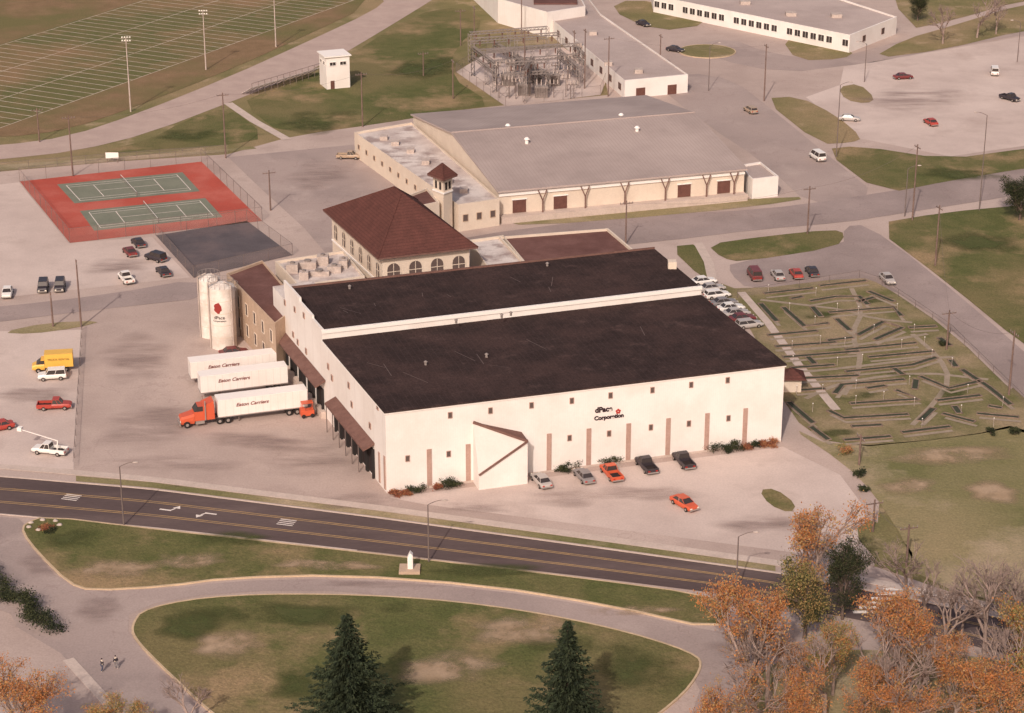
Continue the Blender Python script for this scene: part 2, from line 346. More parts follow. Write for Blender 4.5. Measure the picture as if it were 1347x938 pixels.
for pts,mm in (([(800,12),(830,-2),(905,12),(935,32),(862,42)],'grass'),([(1028,52),(1070,48),(1125,68),(1110,78),(1048,80)],'grass'),([(1102,115),(1130,110),(1152,130),(1140,137),(1112,132)],'grass'),
    ([(1003,130),(1050,127),(1100,152),(1135,182),(1120,188),(1078,190)],'grass'),([(1082,197),(1130,192),(1245,210),(1347,196),(1600,165),(1600,185),(1347,222),(1250,238),(1160,256)],'grass_green'),
    ([(1145,78),(1190,52),(1250,35),(1347,5),(1600,-40),(1600,0),(1347,40),(1240,66)],'grass'),([(1160,-60),(1700,-60),(1347,0),(1250,28),(1190,40)],'grass'),
    ([(1145,296),(1240,280),(1347,270),(1700,235),(1700,700),(1347,455),(1250,375)],'grass_green'),
    ([(930,322),(1000,312),(1095,302),(1113,308),(1100,326),(975,345),(950,340)],'grass_green'),([(880,325),(922,321),(945,368),(925,368)],'grass_green'),
    ([(975,383),(1130,364),(1160,374),(1250,435),(1347,530),(1500,650),(1347,560),(1270,575),(1100,592),(1035,545),(1000,450),(940,370)],'grass_golf'),
    ([(1035,560),(1100,590),(1270,575),(1347,556),(1700,700),(1700,890),(1400,815),(1205,765),(1195,720),(1150,650),(1110,610)],'grass_dry'),
    ([(998,645),(1020,643),(1048,664),(1040,676),(1012,665)],'grass_green'),([(1120,700),(1150,680),(1200,722),(1200,745),(1160,745)],'grass'),
    ([(1000,870),(1150,850),(1420,880),(1500,1050),(960,1080),(940,960)],'grass_dry'),
    ([(660,290),(820,274),(1050,258),(1055,264),(900,282),(690,298)],'grass_dry'),([(0,438),(60,425),(138,422),(100,432),(40,440)],'grass_dry'),
    ([(-200,228),(0,218),(150,207),(300,197),(330,192),(340,197),(200,208),(0,226),(-200,236)],'grass_dry')):
    sheet('lawn',pts,mm,4,1,curb=False)
for a in((1250,600,95,13),(1305,648,45,14),(1200,640,50,12)): patch('bare_soil',*a,'worn_soil',5,'pale worn bare soil in the field')
for a in((150,752,75,14),(250,738,60,10),(690,830,85,20),(590,880,80,22),(430,745,70,8),(300,850,60,18),(830,805,60,8)): patch('bare_soil',*a,'worn_soil',10,'dry tan patch on the lawn')
for a in((360,810,110,20),(840,885,70,30),(250,825,55,18),(560,800,60,10),(100,710,45,12),(640,752,90,9),(420,900,80,25),(750,850,60,14),(300,710,70,9)): patch('deep_green_grass',*a,'worn_green',10.6,'deeper green patch of lawn')  # soft-edged areas of darker green laid over the lawn
for a in((420,160,60,15),(560,90,50,18),(250,178,50,8)): patch('deep_green_grass',*a,'worn_green',4.6,'deeper green patch of grass')
for a in((1290,320,50,16),(1260,230,60,8)): patch('deep_green_grass',*a,'worn_green',5.6,'deeper green patch of grass')
for a in((400,600,80,22),(470,660,60,10),(200,560,80,28),(180,470,60,28),(330,580,70,12),(740,655,70,12),(850,650,70,12),(1000,690,60,14),(40,520,50,16),(620,670,60,8),(230,610,110,10),(420,230,50,18),(1200,130,80,14),(150,350,60,10)): patch('pavement_stain',*a,'worn_stain',3.6,'soft streaky tyre wear on pavement')
for a in((60,740,40,20),(130,800,40,20),(970,855,40,14),(500,770,90,5),(230,900,30,20)): patch('pavement_stain',*a,'worn_stain',4.2,'soft tyre wear on the drive')
n=24; c=W(930,68); sheet('lawn',[c+Vector((7.5*math.cos(2*math.pi*i/n),7.5*math.sin(2*math.pi*i/n),0)) for i in range(n)],'grass',5,0,world=True,curb=True)
strip('footpath',pxl([(300,136),(335,160),(378,184)]),2.2,'concrete',LZ*5)
strip('footpath',pxl([(918,320),(932,345),(938,372)]),1.8,'concrete',LZ*6)
strip('footpath',pxl([(975,385),(1010,425),(1050,480),(1100,540)]),1.5,'concrete',LZ*6)
sheet('gravel_yard',[(600,95),(640,70),(740,62),(800,100),(790,125),(665,140)],'pave_light',3)
sheet('tennis_court',[(26,239),(265,213),(345,291),(92,320)],'tennis_red',3,0,'red tennis court surround')
sheet('asphalt_court',[(205,310),(325,291),(385,336),(255,366)],'court_dark',3,0,'dark asphalt play court')
for q in ([(75,243),(240,227),(263,252),(98,268)],[(105,278),(270,261),(293,286),(124,304)]):
    w=pxl(q); sheet('tennis_court',w,'tennis_green',4,0,'green tennis court',world=True)
    def uv(s,t): a=w[0]*(1-s)+w[1]*s;b=w[3]*(1-s)+w[2]*s; return a*(1-t)+b*t
    z=LZ*4+.01
    A,B,Cc,D=.06,.94,.1,.9
    for a,b in (((A,Cc),(B,Cc)),((A,D),(B,D)),((A,Cc),(A,D)),((B,Cc),(B,D)),((A,.2),(B,.2)),((A,.8),(B,.8)),((.26,.2),(.26,.8)),((.74,.2),(.74,.8)),((.26,.5),(.74,.5))):
        strip('court_line',[uv(*a),uv(*b)],.14,'white_line',z); z+=.0015
    a=uv(.5,.04);b=uv(.5,.96);t=thing('tennis_net','tennis net strung between two posts on green court','tennis net',a,'tennis nets')
    for p in(a,b): mb=MB(a);mb.cyl(p,p+Vector((0,0,1.1)),.06,.06,6,'steel_dark');part(t,'post',mb)
    mb=MB(a); mb.face([V2(a,.1),V2(b,.1),V2(b,1.),V2(a,1.)],'chain_link'); mb.bar(V2(a,1.02),V2(b,1.02),.06,'white_trim'); part(t,'net',mb)
def fence(px,h,label,sp_=4.,group='chain link fences'):
    w=px if isinstance(px[0],Vector) else pxl(px); t=thing('chain_link_fence',label,'fence',w[0],group)
    mr=MB(w[0]);mm=MB(w[0]);mp=MB();mp.cyl((0,0,0),(0,0,h),.045,.045,5,'steel_dark');pm=mp.mesh('post')
    for i in range(len(w)-1):
        a,b=w[i],w[i+1];n=max(1,int((b-a).length/sp_))
        for k in range(n): part(t,'post',pm,loc=a.lerp(b,k/n)-w[0])
        mr.bar(V2(a,h),V2(b,h),.05,'steel_dark'); mm.face([V2(a,.05),V2(b,.05),V2(b,h),V2(a,h)],'chain_link')
    part(t,'rail',mr);part(t,'wire_mesh',mm)
fence([(26,239),(265,213),(345,291),(92,320),(26,239)],3.,'tall chain link fence around the red tennis courts',5)
fence([(205,310),(325,291),(385,336),(255,366),(205,310)],2.4,'chain link fence around dark asphalt court',5)
fence([(-100,232),(0,226),(150,213),(300,202)],2.,'chain link fence along the edge of the sports field',5)
fence([(600,95),(640,70),(740,62),(800,100),(790,125),(665,140),(600,95)],2.4,'chain link fence around the electrical substation',5)
fence([(108,434),(97,618)],1.3,'low dark fence between two parking lots')
fence([(970,392),(1130,366),(1160,376),(1250,437),(1347,532)],1.5,'chain link fence around the mini golf course',6)
# ---------- walls
class Wl:
    def __init__(s,a,b,base):
        s.a=Vector((a[0],a[1],0));s.b=Vector((b[0],b[1],0));s.d=(s.b-s.a).normalized();s.n=Vector((s.d.y,-s.d.x,0))
        s.L=(s.b-s.a).length; s.base=base
    def at(s,u,v):
        a=(u-CX)/F;b=(v-CY)/F; d=Vector((a,cp-b*sp,-sp-b*cp)); C=Vector((0,0,HC))
        t=s.n.dot(s.a-C)/s.n.dot(d); p=C+d*t
        return (p-s.a).dot(s.d),p.z
    def P(s,x,z,o=0): q=s.a+s.d*x+s.n*o; return Vector((q.x,q.y,z))
    def box(s,mb,x0,x1,z0,z1,o0,o1,m):
        pts=[s.P(x0,0,o1),s.P(x1,0,o1),s.P(x1,0,o0),s.P(x0,0,o0)]
        mb.prism(pts,z0,z1,m)
    def window(s,par,x,z,w=.9,h=1.1,fr='brown_trim',gl='glass',out=.05,name='window',bars=True,t=.1):
        mb=MB(s.base); s.box(mb,x-w/2,x+w/2,z-h/2,z+h/2,-.05,out,gl)
        s.box(mb,x-w/2-t,x+w/2+t,z+h/2,z+h/2+t,-.05,out+.06,fr);s.box(mb,x-w/2-t,x+w/2+t,z-h/2-t,z-h/2,-.05,out+.08,fr)
        s.box(mb,x-w/2-t,x-w/2,z-h/2+.002,z+h/2-.002,-.05,out+.06,fr);s.box(mb,x+w/2,x+w/2+t,z-h/2+.002,z+h/2-.002,-.05,out+.06,fr)
        if bars and w>1.2:
            for k in range(1,int(w/1.0)+1):
                xx=x-w/2+w*k/(int(w/1.0)+1); s.box(mb,xx-.03,xx+.03,z-h/2+.002,z+h/2-.002,-.05,out+.03,fr)
        return part(par,name,mb)
def arch(wl,par,x,z0,w,h,fr='cream'):
    mb=MB(wl.base)
    def pts(ww,hh,zz):
        r=ww/2; q=[(x-r,zz),(x+r,zz)]
        for k in range(9): t=math.pi*k/8; q.append((x+r*math.cos(t),zz+hh-r+r*math.sin(t)))
        return q
    for (ww,hh,zz,o,m) in((w+.5,h+.25,z0-.1,.06,fr),(w,h,z0,.1,'glass_faded')):
        mb.face([wl.P(a,b,o) for a,b in pts(ww,hh,zz)],m)
    wl.box(mb,x-.05,x+.05,z0,z0+h-.05,.1,.16,fr); wl.box(mb,x-w/2,x+w/2,z0+h*.5,z0+h*.5+.1,.1,.15,fr)
    return part(par,'window',mb,'arched window with pale surround')
def text(par,s,wl,x,z,size,m,base,name='lettering',bold=.03,shear=0.,out=.06,flat=None,sx=1.):
    cu=bpy.data.curves.new('t','FONT');cu.body=s;cu.size=size;cu.align_x='CENTER';cu.offset=bold;cu.shear=shear;cu.extrude=.02
    o=bpy.data.objects.new('t',cu);link(o);bpy.context.view_layer.update()
    dg=bpy.context.evaluated_depsgraph_get();me=bpy.data.meshes.new_from_object(o.evaluated_get(dg));bpy.data.objects.remove(o)
    for v in me.vertices:
        q=wl.P(x+v.co.x*sx,z+v.co.y,out+v.co.z)-Vector(base) if wl else flat(v.co)
        v.co=q
    me.materials.clear();me.materials.append(M(m)); return part(par,name,me)
# ---------- main warehouse
FL=Vector((-18.1,279.4,0));FR=Vector((41.1,297.7,0))
SL=Vector((-29.4,307.8,0));SR=Vector((31.0,328.1,0));BL=Vector((-37.2,327.3,0));BR=Vector((24.6,347.8,0))
HM=zat(FL,541);HR=HM+1.25
T=thing('warehouse','long white two section warehouse with black roof','warehouse',FL)
mb=MB(FL)
mb.prism([FL,FR,SR,SL],0,HM-.25,'white_wall',top=False)
mb.prism([SL,SR,BR,BL],0,HR-.25,'white_wall',top=False)
wf=Wl(FL,FR,FL);wL=Wl(BL,FL,FL)
Ls=(SL-BL).length
XB=-7.2
mb.prism([wL.P(XB,0,0),wL.P(-.001,0,0),wL.P(-.001,0,-7),wL.P(XB,0,-7)],0,12.3,'white_wall','roof_gravel')
wL.box(mb,-.2,Ls*.42,HR-.3,HR+1.5,-.35,.02,'white_wall');wL.box(mb,Ls*.42,Ls*.75,HR-.3,HR+.9,-.35,.02,'white_wall');wL.box(mb,Ls*.75,Ls,HR-.3,HR+.4,-.35,.02,'white_wall')
part(T,'wall',mb)
mb=MB(FL)
fd_=(SL-FL).normalized();
mb.prism([FL+(FL-FR).normalized()*.2-fd_*.25,FR+(FR-FL).normalized()*.2-fd_*.25,SR-fd_*.02,SL-fd_*.02],HM-.24,HM,'roof_black');
part(T,'roof',mb,'black flat roof of the lower section')
mb=MB(FL); mb.prism([SL,SR,BR,BL],HR-.24,HR,'roof_black'); 
ws=Wl(SL,SR,FL); ws.box(mb,-.1,ws.L+.1,HR-.3,HR+.28,-.25,.18,'white_trim')
wr=Wl(BL,BR,FL)
wr.box(mb,0,wr.L,HR,HR+.3,-.25,.0,'brown_trim')
part(T,'roof',mb,'black flat roof of the higher rear section')
mb=MB(FL); wf.box(mb,-.2,wf.L+.2,HM-.5,HM-.26,.0,.12,'white_trim'); wL.box(mb,Ls,wL.L+.12,HM-.5,HM-.26,.0,.12,'white_trim')
wf.box(mb,0,wf.L,0,.35,.0,.06,'concrete'); part(T,'trim',mb)
for k in range(16):
    rear=random.random()<.45
    u_=random.uniform(.05,.9);w0=(SL.lerp(SR,u_) if rear else FL.lerp(FR,u_));dv=((BL-SL) if rear else (SL-FL))
    t0=random.uniform(.05,.6);t1=t0+random.uniform(.06,.2);mb=MB(FL);z=(HR if rear else HM)+.006
    dx=(FR-FL).normalized()*random.uniform(-3,3);p=w0+dv*t0;q=w0+dv*t1+dx;s_=(FR-FL).normalized()*.05
    mb.face([V2(p-s_,z),V2(p+s_,z),V2(q+s_,z),V2(q-s_,z)],'tar_seam')
    part(T,'roof_seam',mb)
for u,v in [(592,546),(645,540),(699,533),(752,527),(803,520),(858,513),(909,506),(957,500)]+[(536,603),(590,597),(749,576),(801,570),(856,562),(906,557),(958,550)]:
    x,z=wf.at(u,v); wf.window(T,x,z,.5,.8,'pilaster','glass_faded',t=.08)
for u in (565,616,722,774,826,878,929,979):
    vb=650-67*(u-509)/518.
    x,_=wf.at(u,vb-10);x2,z2=wf.at(u,vb-52)
    mb=MB(FL); wf.box(mb,x-.36,x+.36,.4,z2,.0,.1,'pilaster');part(T,'pilaster',mb)
x,z=wf.at(794,541.5); text(T,'dPace',wf,x,z,1.15,'ink',FL,'sign_lettering',.05,sx=1.); x,z=wf.at(801,550.5); text(T,'Corporation',wf,x,z,.86,'ink',FL,'sign_lettering',.042,sx=1.05)
x,z=wf.at(813,541); mb=MB(FL)
for k in range(5):
    t=2*math.pi*k/5+.3; cxx=x+.25*math.cos(t);czz=z+.25*math.sin(t)
    mb.face([wf.P(cxx+.19*math.cos(q*math.pi/4),czz+.19*math.sin(q*math.pi/4),.06+.003*k) for q in range(8)],'red_ink')
part(T,'emblem',mb,'small red flower emblem')
B0=W(630,645)
x0=(B0-wf.a).dot(wf.d);dep=(B0-wf.a).dot(wf.n);E=W(695,638);x1=(E-wf.a).dot(wf.d)
vL=wf.P(x0,0,dep);vR=wf.P(x1,0,dep);wl_=wf.P(x0,0,0);wr_=wf.P(x1,0,0)
zl=zat(vL,625);zr=zat(vR,580);zt=zat(wl_,555)
Lt=V2(vL,zl);Rt=V2(vR,zr);Tp=V2(wl_,zt);Wt=V2(wr_,zr+.2)
mb=MB(FL)
mb.face([vL,vR,Rt,Lt],'white_wall');mb.face([wl_,vL,Lt,Tp],'white_wall');mb.face([Lt,Rt,Tp],'white_shade');mb.face([Rt,Wt,Tp],'brown_trim');mb.face([vR,wr_,Wt,Rt],'white_wall')  # sloping triangle coloured a darker white to offset the sun on its tilt
part(T,'entrance_porch',mb,'white wedge shaped entrance porch')
mb=MB(FL); o=wf.n*.1
mb.bar(Tp+o,Rt+o,.34,'brown_trim');mb.bar(Lt+o,Rt+o,.24,'brown_trim')
part(T,'porch_trim',mb)
def canopy(ua,va,ub,vb,z,out,lab):
    x0,_=wL.at(ua,va);x1,_=wL.at(ub,vb);mb=MB(FL)
    pts=[wL.P(x0,z+.5,0),wL.P(x1,z+.5,0),wL.P(x1,z-.3,out),wL.P(x0,z-.3,out)]
    lo=[p-Vector((0,0,.3)) for p in pts]; mb.add(pts+lo,[(3,2,1,0),(4,5,6,7),(3,7,6,2),(0,4,7,3),(1,2,6,5)],'brown_trim')
    part(T,'canopy',mb,lab); return x0,x1
xa,xb=canopy(372,482,430,553,6.0,1.7,'brown sloping canopy over loading dock')
def dock(x,z0,z1,w):
    m_=MB(FL); wL.box(m_,x-w,x+w,z0,z1,0,.08,'dark'); part(T,'dock_bay',m_)
    for s in(-1,1):
        m_=MB(FL); wL.box(m_,x+s*w-.15,x+s*w+.15,z0-.3,z1+.1,.0,.4,'rubber'); part(T,'dock_bumper',m_)
for k in range(5): dock(xa+(xb-xa)*(k+.5)/5,1.2,4.4,1.25)
xc,xd=canopy(443,568,494,631,5.3,1.8,'brown sloping canopy over open loading dock')
for k in range(6):
    x=xc+(xd-xc)*(k+.5)/6; dock(x,.35,4.6,1.35)  # dark slabs: the shade inside the open dock is put into their colour
    m_=MB(FL); wL.box(m_,x-1.6,x-1.5,0,4.9,1.5,1.62,'steel_dark'); part(T,'canopy_post',m_)
mb=MB(FL); wL.box(mb,xa,xb,0,1.15,0.1,.9,'concrete'); part(T,'loading_platform',mb)
for u,v in ((375,398),(388,407),(400,415),(372,425),(386,440),(392,450),(403,462),(432,482),(437,497),(459,507),(463,532),(487,560),(497,535)):
    x,z=wL.at(u,v); wL.window(T,x,z,.7,.8,'pilaster','glass_faded',t=.08)
for u,v0 in((499,595),(506,600)):
    x,z=wL.at(u,v0); mb=MB(FL); wL.box(mb,x-.3,x+.3,.4,z,0,.12,'pilaster'); part(T,'pilaster',mb)
for u,v in((600,425),(660,418),(672,415),(460,380),(720,350),(560,480),(640,470)):
    z=HR if v<430 else HM; p=W(u,v,z);mb=MB(FL); mb.cyl(p,p+Vector((0,0,.5)),.2,.2,8,'steel'); mb.cyl(p+Vector((0,0,.5)),p+Vector((0,0,.7)),.32,.1,8,'steel'); part(T,'roof_vent',mb)
p=W(884,352,HR); mb=MB(FL); mb.box(p.x-.7,p.x+.7,p.y-.8,p.y+.8,HR-1,HR+1.2,'cream'); part(T,'chimney',mb)
# ---------- generic flat building
def flat_building(name,label,px,z,wallm,roofm,cat='building',par=.4,base=None,smooth=0):
    w=[W(u,v,z) for u,v in px]; w=[Vector((p.x,p.y,0)) for p in w]
    b=w[0].copy(); T=thing(name,label,cat,b); mb=MB(b); mb.prism(w,0,z,wallm,top=False); part(T,'wall',mb)
    mb=MB(b); inn=ins(w,.45)
    mb.prism(inn,z-.3,z-.05,roofm); n=len(w)
    for i in range(n):
        j=(i+1)%n
        mb.add([V2(w[i],z),V2(w[j],z),V2(w[j],z+par),V2(w[i],z+par),V2(inn[i],z+par),V2(inn[j],z+par),V2(inn[j],z-.3),V2(inn[i],z-.3)],[(0,1,2,3),(3,2,5,4),(4,5,6,7)],wallm)
    part(T,'roof',mb); return T,w,b
T2,w2,b2=flat_building('brick_building','tan brick building with brown flat roof beside silos',[(298,362),(362,428),(396,404),(345,345)],9.,'tan_brick','roof_brown_flat')
wl2=Wl(w2[0],w2[1],b2)
for k in range(6):
    wl2.window(T2,(k+.5)*wl2.L/6,6.4,1.1,2.,'cream','glass_faded'); wl2.window(T2,(k+.5)*wl2.L/6,2.6,1.1,2.,'cream','glass_faded')
T3,w3,b3=flat_building('plant_room','low building with pale gravel roof and rooftop machines',[(362,346),(392,378),(480,366),(452,332)],8.5,'cream','roof_gravel')
for u,v,sx,sy,sz in((385,357,2,2,1.5),(405,352,3,1.6,1.2),(425,347,2,2,1.6),(440,357,2.4,1.6,1.1),(400,366,1.6,1.6,1.3),(452,350,1.5,2.5,1.4),(420,362,3.5,1,.8)):
    p=W(u,v,8.5);mb=MB(b3); mb.box(p.x-sx/2,p.x+sx/2,p.y-sy/2,p.y+sy/2,8.4,8.5+sz,'stone'); mb.cyl((p.x,p.y,8.5+sz),(p.x,p.y,8.8+sz),sx*.2,sx*.2,10,'steel'); part(T3,'air_conditioner',mb)
def hip(name,label,L_,F_,R_,ez,rise,rl,over,wallm,roofm):
    l=W(*L_,ez);f=W(*F_,ez);r=W(*R_,ez);b=l+r-f; l,f,r,b=[Vector((q.x,q.y,0)) for q in(l,f,r,b)]
    T=thing(name,label,'building',f); A=(r-f).normalized();B=(l-f).normalized();c=(l+r)/2
    w=[f+A*over+B*over,r-A*over+B*over,b-A*over-B*over,l+A*over-B*over]
    mb=MB(f); mb.prism(w,0,ez-.1,wallm); part(T,'wall',mb)
    mb=MB(f); r0=c-B*rl/2+Vector((0,0,ez+rise)); r1=c+B*rl/2+Vector((0,0,ez+rise)); e=[V2(q,ez) for q in(f,r,b,l)]
    mb.add(e+[r0,r1],[(0,1,4),(1,2,5,4),(2,3,5),(3,0,4,5)],roofm); mb.prism([f,r,b,l],ez-.3,ez-.005,'brown_trim')
    for a,q in((e[0],r0),(e[1],r0),(e[2],r1),(e[3],r1),(r0,r1)): mb.bar(a,q,.2,'roof_brown')
    part(T,'roof',mb); return T,w,f,ez
T4,w4,b4,_=hip('hip_roof_building','cream building with brown hip roof and arched windows',(425,276),(497,340),(629,325),12.,7.2,4.,1.2,'cream','roof_brown')
wa=Wl(w4[0],w4[1],b4)
for k in range(4): arch(wa,T4,(k+.5)*wa.L/4,7.2,2.3,3.2)
wb=Wl(w4[3],w4[0],b4)
for k in range(6): arch(wb,T4,(k+.5)*wb.L/6,7.2,1.5,2.8)
mb=MB(b4); wa.box(mb,0,wa.L,6.3,6.6,0,.15,'white_trim'); wb.box(mb,0,wb.L,6.3,6.6,0,.15,'white_trim'); part(T4,'trim',mb)
T5,w5,b5,_=hip('roof_tower','slim cream square tower with brown pyramid roof',(562,229),(583,237),(602,230),11.5,2.3,0.,.9,'cream','roof_brown')
for wl in (Wl(w5[0],w5[1],b5),Wl(w5[3],w5[0],b5)):
    for k in(.3,.7): mb=MB(b5);wl.box(mb,wl.L*k-.3,wl.L*k+.3,8.9,10.4,0,.06,'dark');part(T5,'window',mb,'open belfry window')
    mb=MB(b5); wl.box(mb,-.1,wl.L+.1,8.2,8.5,0,.2,'white_trim'); part(T5,'trim',mb)
flat_building('annex_building','low annex with red brown roof beside tower',[(528,262),(545,275),(578,268),(562,250)],6.5,'cream','roof_brown_flat')
flat_building('annex_building','low annex with pale flat roof',[(618,318),(640,352),(692,348),(662,312)],7.5,'cream','roof_gravel')
T6,_,_=flat_building('annex_building','low annex with wide brown flat roof',[(656,314),(690,350),(838,335),(800,303)],7.5,'cream','roof_brown_flat')
# ---------- arena
fl=W(660,293);HE=zat(fl,252)
E1=W(655,252,HE);E2=W(984,222,HE);E3=W(850,125,HE);E4=W(540,150,HE)
E1,E2,E3,E4=[Vector((q.x,q.y,0)) for q in (E1,E2,E3,E4)]
m14=(E1+E4)/2;m23=(E2+E3)/2;RZ=HE+3.9
TA=thing('arena_building','large tan hall with shallow gable metal roof','hall',E1)
mb=MB(E1);A=(E2-E1).normalized();B=(E4-E1).normalized()
wi=[E1+B*.8+A*.4,E2+B*.8-A*.4,E3-B*.8-A*.4,E4-B*.8+A*.4]
mb.prism(wi,0,HE-.05,'cream');
for a,b,m_ in((wi[0],wi[3],m14),(wi[1],wi[2],m23)):
    s_=A*.4 if m_ is m14 else -A*.4
    mb.face([V2(a,HE-.05),V2(b,HE-.05),V2(m_+s_,RZ-.15)],'cream')
part(TA,'wall',mb)
mb=MB(E1); vs=[V2(E1,HE),V2(E2,HE),V2(E3,HE),V2(E4,HE),V2(m14,RZ),V2(m23,RZ)]
mb.add(vs,[(0,1,5,4),(4,5,2,3)],'roof_tan'); dn=[v-Vector((0,0,.35)) for v in vs]
mb.add(vs+dn,[(0,6,7,1),(0,4,10,6),(4,3,9,10),(1,7,11,5),(5,11,8,2),(2,8,9,3)],'roof_school')
mb.bar(V2(m14,RZ+.05),V2(m23,RZ+.05),.25,'roof_school');part(TA,'roof',mb)
for u,v in((668,170),(693,188),(817,156),(838,173)):
    p=W(u,v,RZ-1.);mb=MB(E1);mb.cyl(p-Vector((0,0,.8)),p+Vector((0,0,.8)),.4,.4,8,'white_trim');mb.cyl(p+Vector((0,0,.8)),p+Vector((0,0,1.2)),.65,.3,8,'white_trim');part(TA,'roof_vent',mb)
wA=Wl(wi[0],wi[1],E1)
mb=MB(E1); wA.box(mb,0,wA.L,HE-1.3,HE-.36,0,.3,'white_trim'); wA.box(mb,0,wA.L,0,1.4,0,2.2,'concrete'); part(TA,'trim',mb)
for u,v in((683,268),(737,262),(900,245),(952,241)):
    x,z=wA.at(u,v);mb=MB(E1); wA.box(mb,x-1.4,x+1.4,1.5,4.2,0,.12,'door_brown'); wA.box(mb,x-1.6,x+1.6,4.2,4.4,0,.25,'white_trim'); part(TA,'door',mb)
for u in(712,768,820,873,927,963):
    x,z=wA.at(u,250);mb=MB(E1); mb.bar(wA.P(x,1.4,1.),wA.P(x,4.0,1.),.28,'brown_trim')
    for s in(-.9,.9): mb.bar(wA.P(x,3.8,1.),wA.P(x+s,HE-.5,.8),.22,'brown_trim')
    part(TA,'buttress',mb,'dark brown Y shaped timber brace')
TW,ww,bw=flat_building('side_wing','long low wing with patchy white gravel roof',[(466,176),(603,272),(657,264),(541,163)],5.2,'cream','roof_gravel')
w_=Wl(ww[0],ww[1],bw)
for k in range(12): w_.window(TW,(k+.6)*w_.L/12.4,2.9,1.,.9,'tan_brick','glass_faded')
w_=Wl(ww[1],ww[2],bw)
for k in range(3): w_.window(TW,(k+.5)*w_.L/3,2.7,1.,1.3,'tan_brick','glass_faded')
for u,v in((520,190),(560,215),(540,200),(590,240),(505,183),(610,252)):
    p=W(u,v,5.2);mb=MB(bw);mb.box(p.x-.8,p.x+.8,p.y-1.,p.y+1.,5,6.,'stone');part(TW,'air_conditioner',mb)
flat_building('annex_building','small white block at end of hall',[(984,233),(990,238),(1024,234),(1000,215),(975,219)],4.,'white_wall','roof_school')
TN,wn,bn=flat_building('school_building','long flat roofed building with white end wall',[(672,-18),(822,108),(905,100),(790,20),(752,-30)],4.2,'white_wall','roof_school')
w_=Wl(wn[1],wn[2],bn)
for k in(.25,.75):
    mb=MB(bn); w_.box(mb,w_.L*k-1.2,w_.L*k+1.2,.0,2.4,0,.08,'door_brown'); part(TN,'door',mb)
w_=Wl(wn[0],wn[1],bn)
for k in range(14): w_.window(TN,(k+.5)*w_.L/14,2.2,2.,1.4,'brown_trim')
for u,v in((760,60),(800,85),(840,95),(780,45)):
    p=W(u,v,4.2);mb=MB(bn);mb.box(p.x-1,p.x+1,p.y-1.2,p.y+1.2,4.1,5.1,'stone');part(TN,'air_conditioner',mb)
TN2,wn2,bn2=flat_building('school_building','flat roofed block with dark roof panels',[(600,-50),(655,0),(720,18),(770,10),(740,-50)],6.5,'white_wall','roof_school')
p=W(740,2,6.5);mb=MB(bn2);mb.box(p.x-8,p.x+4,p.y-4,p.y+4,6.5,6.9,'roof_brown_flat');part(TN2,'roof',mb,'dark raised roof panel')
TS,ws_,bs=flat_building('school_building','low school wing with white walls and window band',[(860,-4),(1118,48),(1180,24),(1100,-2),(980,-50),(850,-50)],4.4,'white_wall','roof_school')
w_=Wl(ws_[0],ws_[1],bs)
for k in range(26):
    if k%7!=3: w_.window(TS,(k+.5)*w_.L/26,2.5,w_.L/26-.8,1.7,'white_trim')
w_=Wl(ws_[1],ws_[2],bs)
for k in(.3,.7): w_.window(TS,w_.L*k,2.4,1.4,1.4,'brown_trim')
for u,v in((980,5),(1040,20),(1100,22),(1010,-5)):
    p=W(u,v,4.4);mb=MB(bs);mb.box(p.x-1.4,p.x+1.4,p.y-1.4,p.y+1.4,4.3,5.3,'stone');part(TS,'air_conditioner',mb)
p=W(430,118); z=zat(p,76); A=Vector((.93,.36,0)).normalized();B=Vector((-A.y,A.x,0))
Tb=thing('press_box','white two storey box building with flat roof','press box',p)
mb=MB(p);q=[p,p+A*6,p+A*6+B*6,p+B*6];mb.prism(q,0,z,'white_wall');part(Tb,'wall',mb)
mb=MB(p);mb.prism([p-A*.4-B*.4,p+A*6.4-B*.4,p+A*6.4+B*6.4,p+B*6.4-A*.4],z+.002,z+.3,'white_trim');part(Tb,'roof',mb)
for wl in (Wl(q[0],q[1],p),Wl(q[3],q[0],p)):
    for k in (.28,.72): wl.window(Tb,wl.L*k,z-1.7,wl.L*.25,.8,'white_trim')
wl=Wl(q[0],q[1],p);mb=MB(p);wl.box(mb,1,2,.0,2.1,0,.06,'door_brown');part(Tb,'door',mb)
a=W(318,124);b=W(408,97);Tt=thing('bleacher','long metal bleacher stand beside running track','bleacher',a);d=(b-a).normalized();n=Vector((-d.y,d.x,0))
for k in range(5): 
    mb=MB(a);s=a-n*(k*.8);e=b-n*(k*.8); mb.prism([s,e,e-n*.45,s-n*.45],.4+k*.42,.5+k*.42,'stone');part(Tt,'seat',mb)
mb=MB(a)
for k in range(12):
    s=a.lerp(b,k/11.); mb.bar(s,s-n*3.5+Vector((0,0,2.1)),.1,'steel_dark');mb.bar(s-n*3.5,s-n*3.5+Vector((0,0,3.2)),.1,'steel_dark')
mb.bar(a-n*3.5+Vector((0,0,3.2)),b-n*3.5+Vector((0,0,3.2)),.08,'steel_dark');part(Tt,'frame',mb)
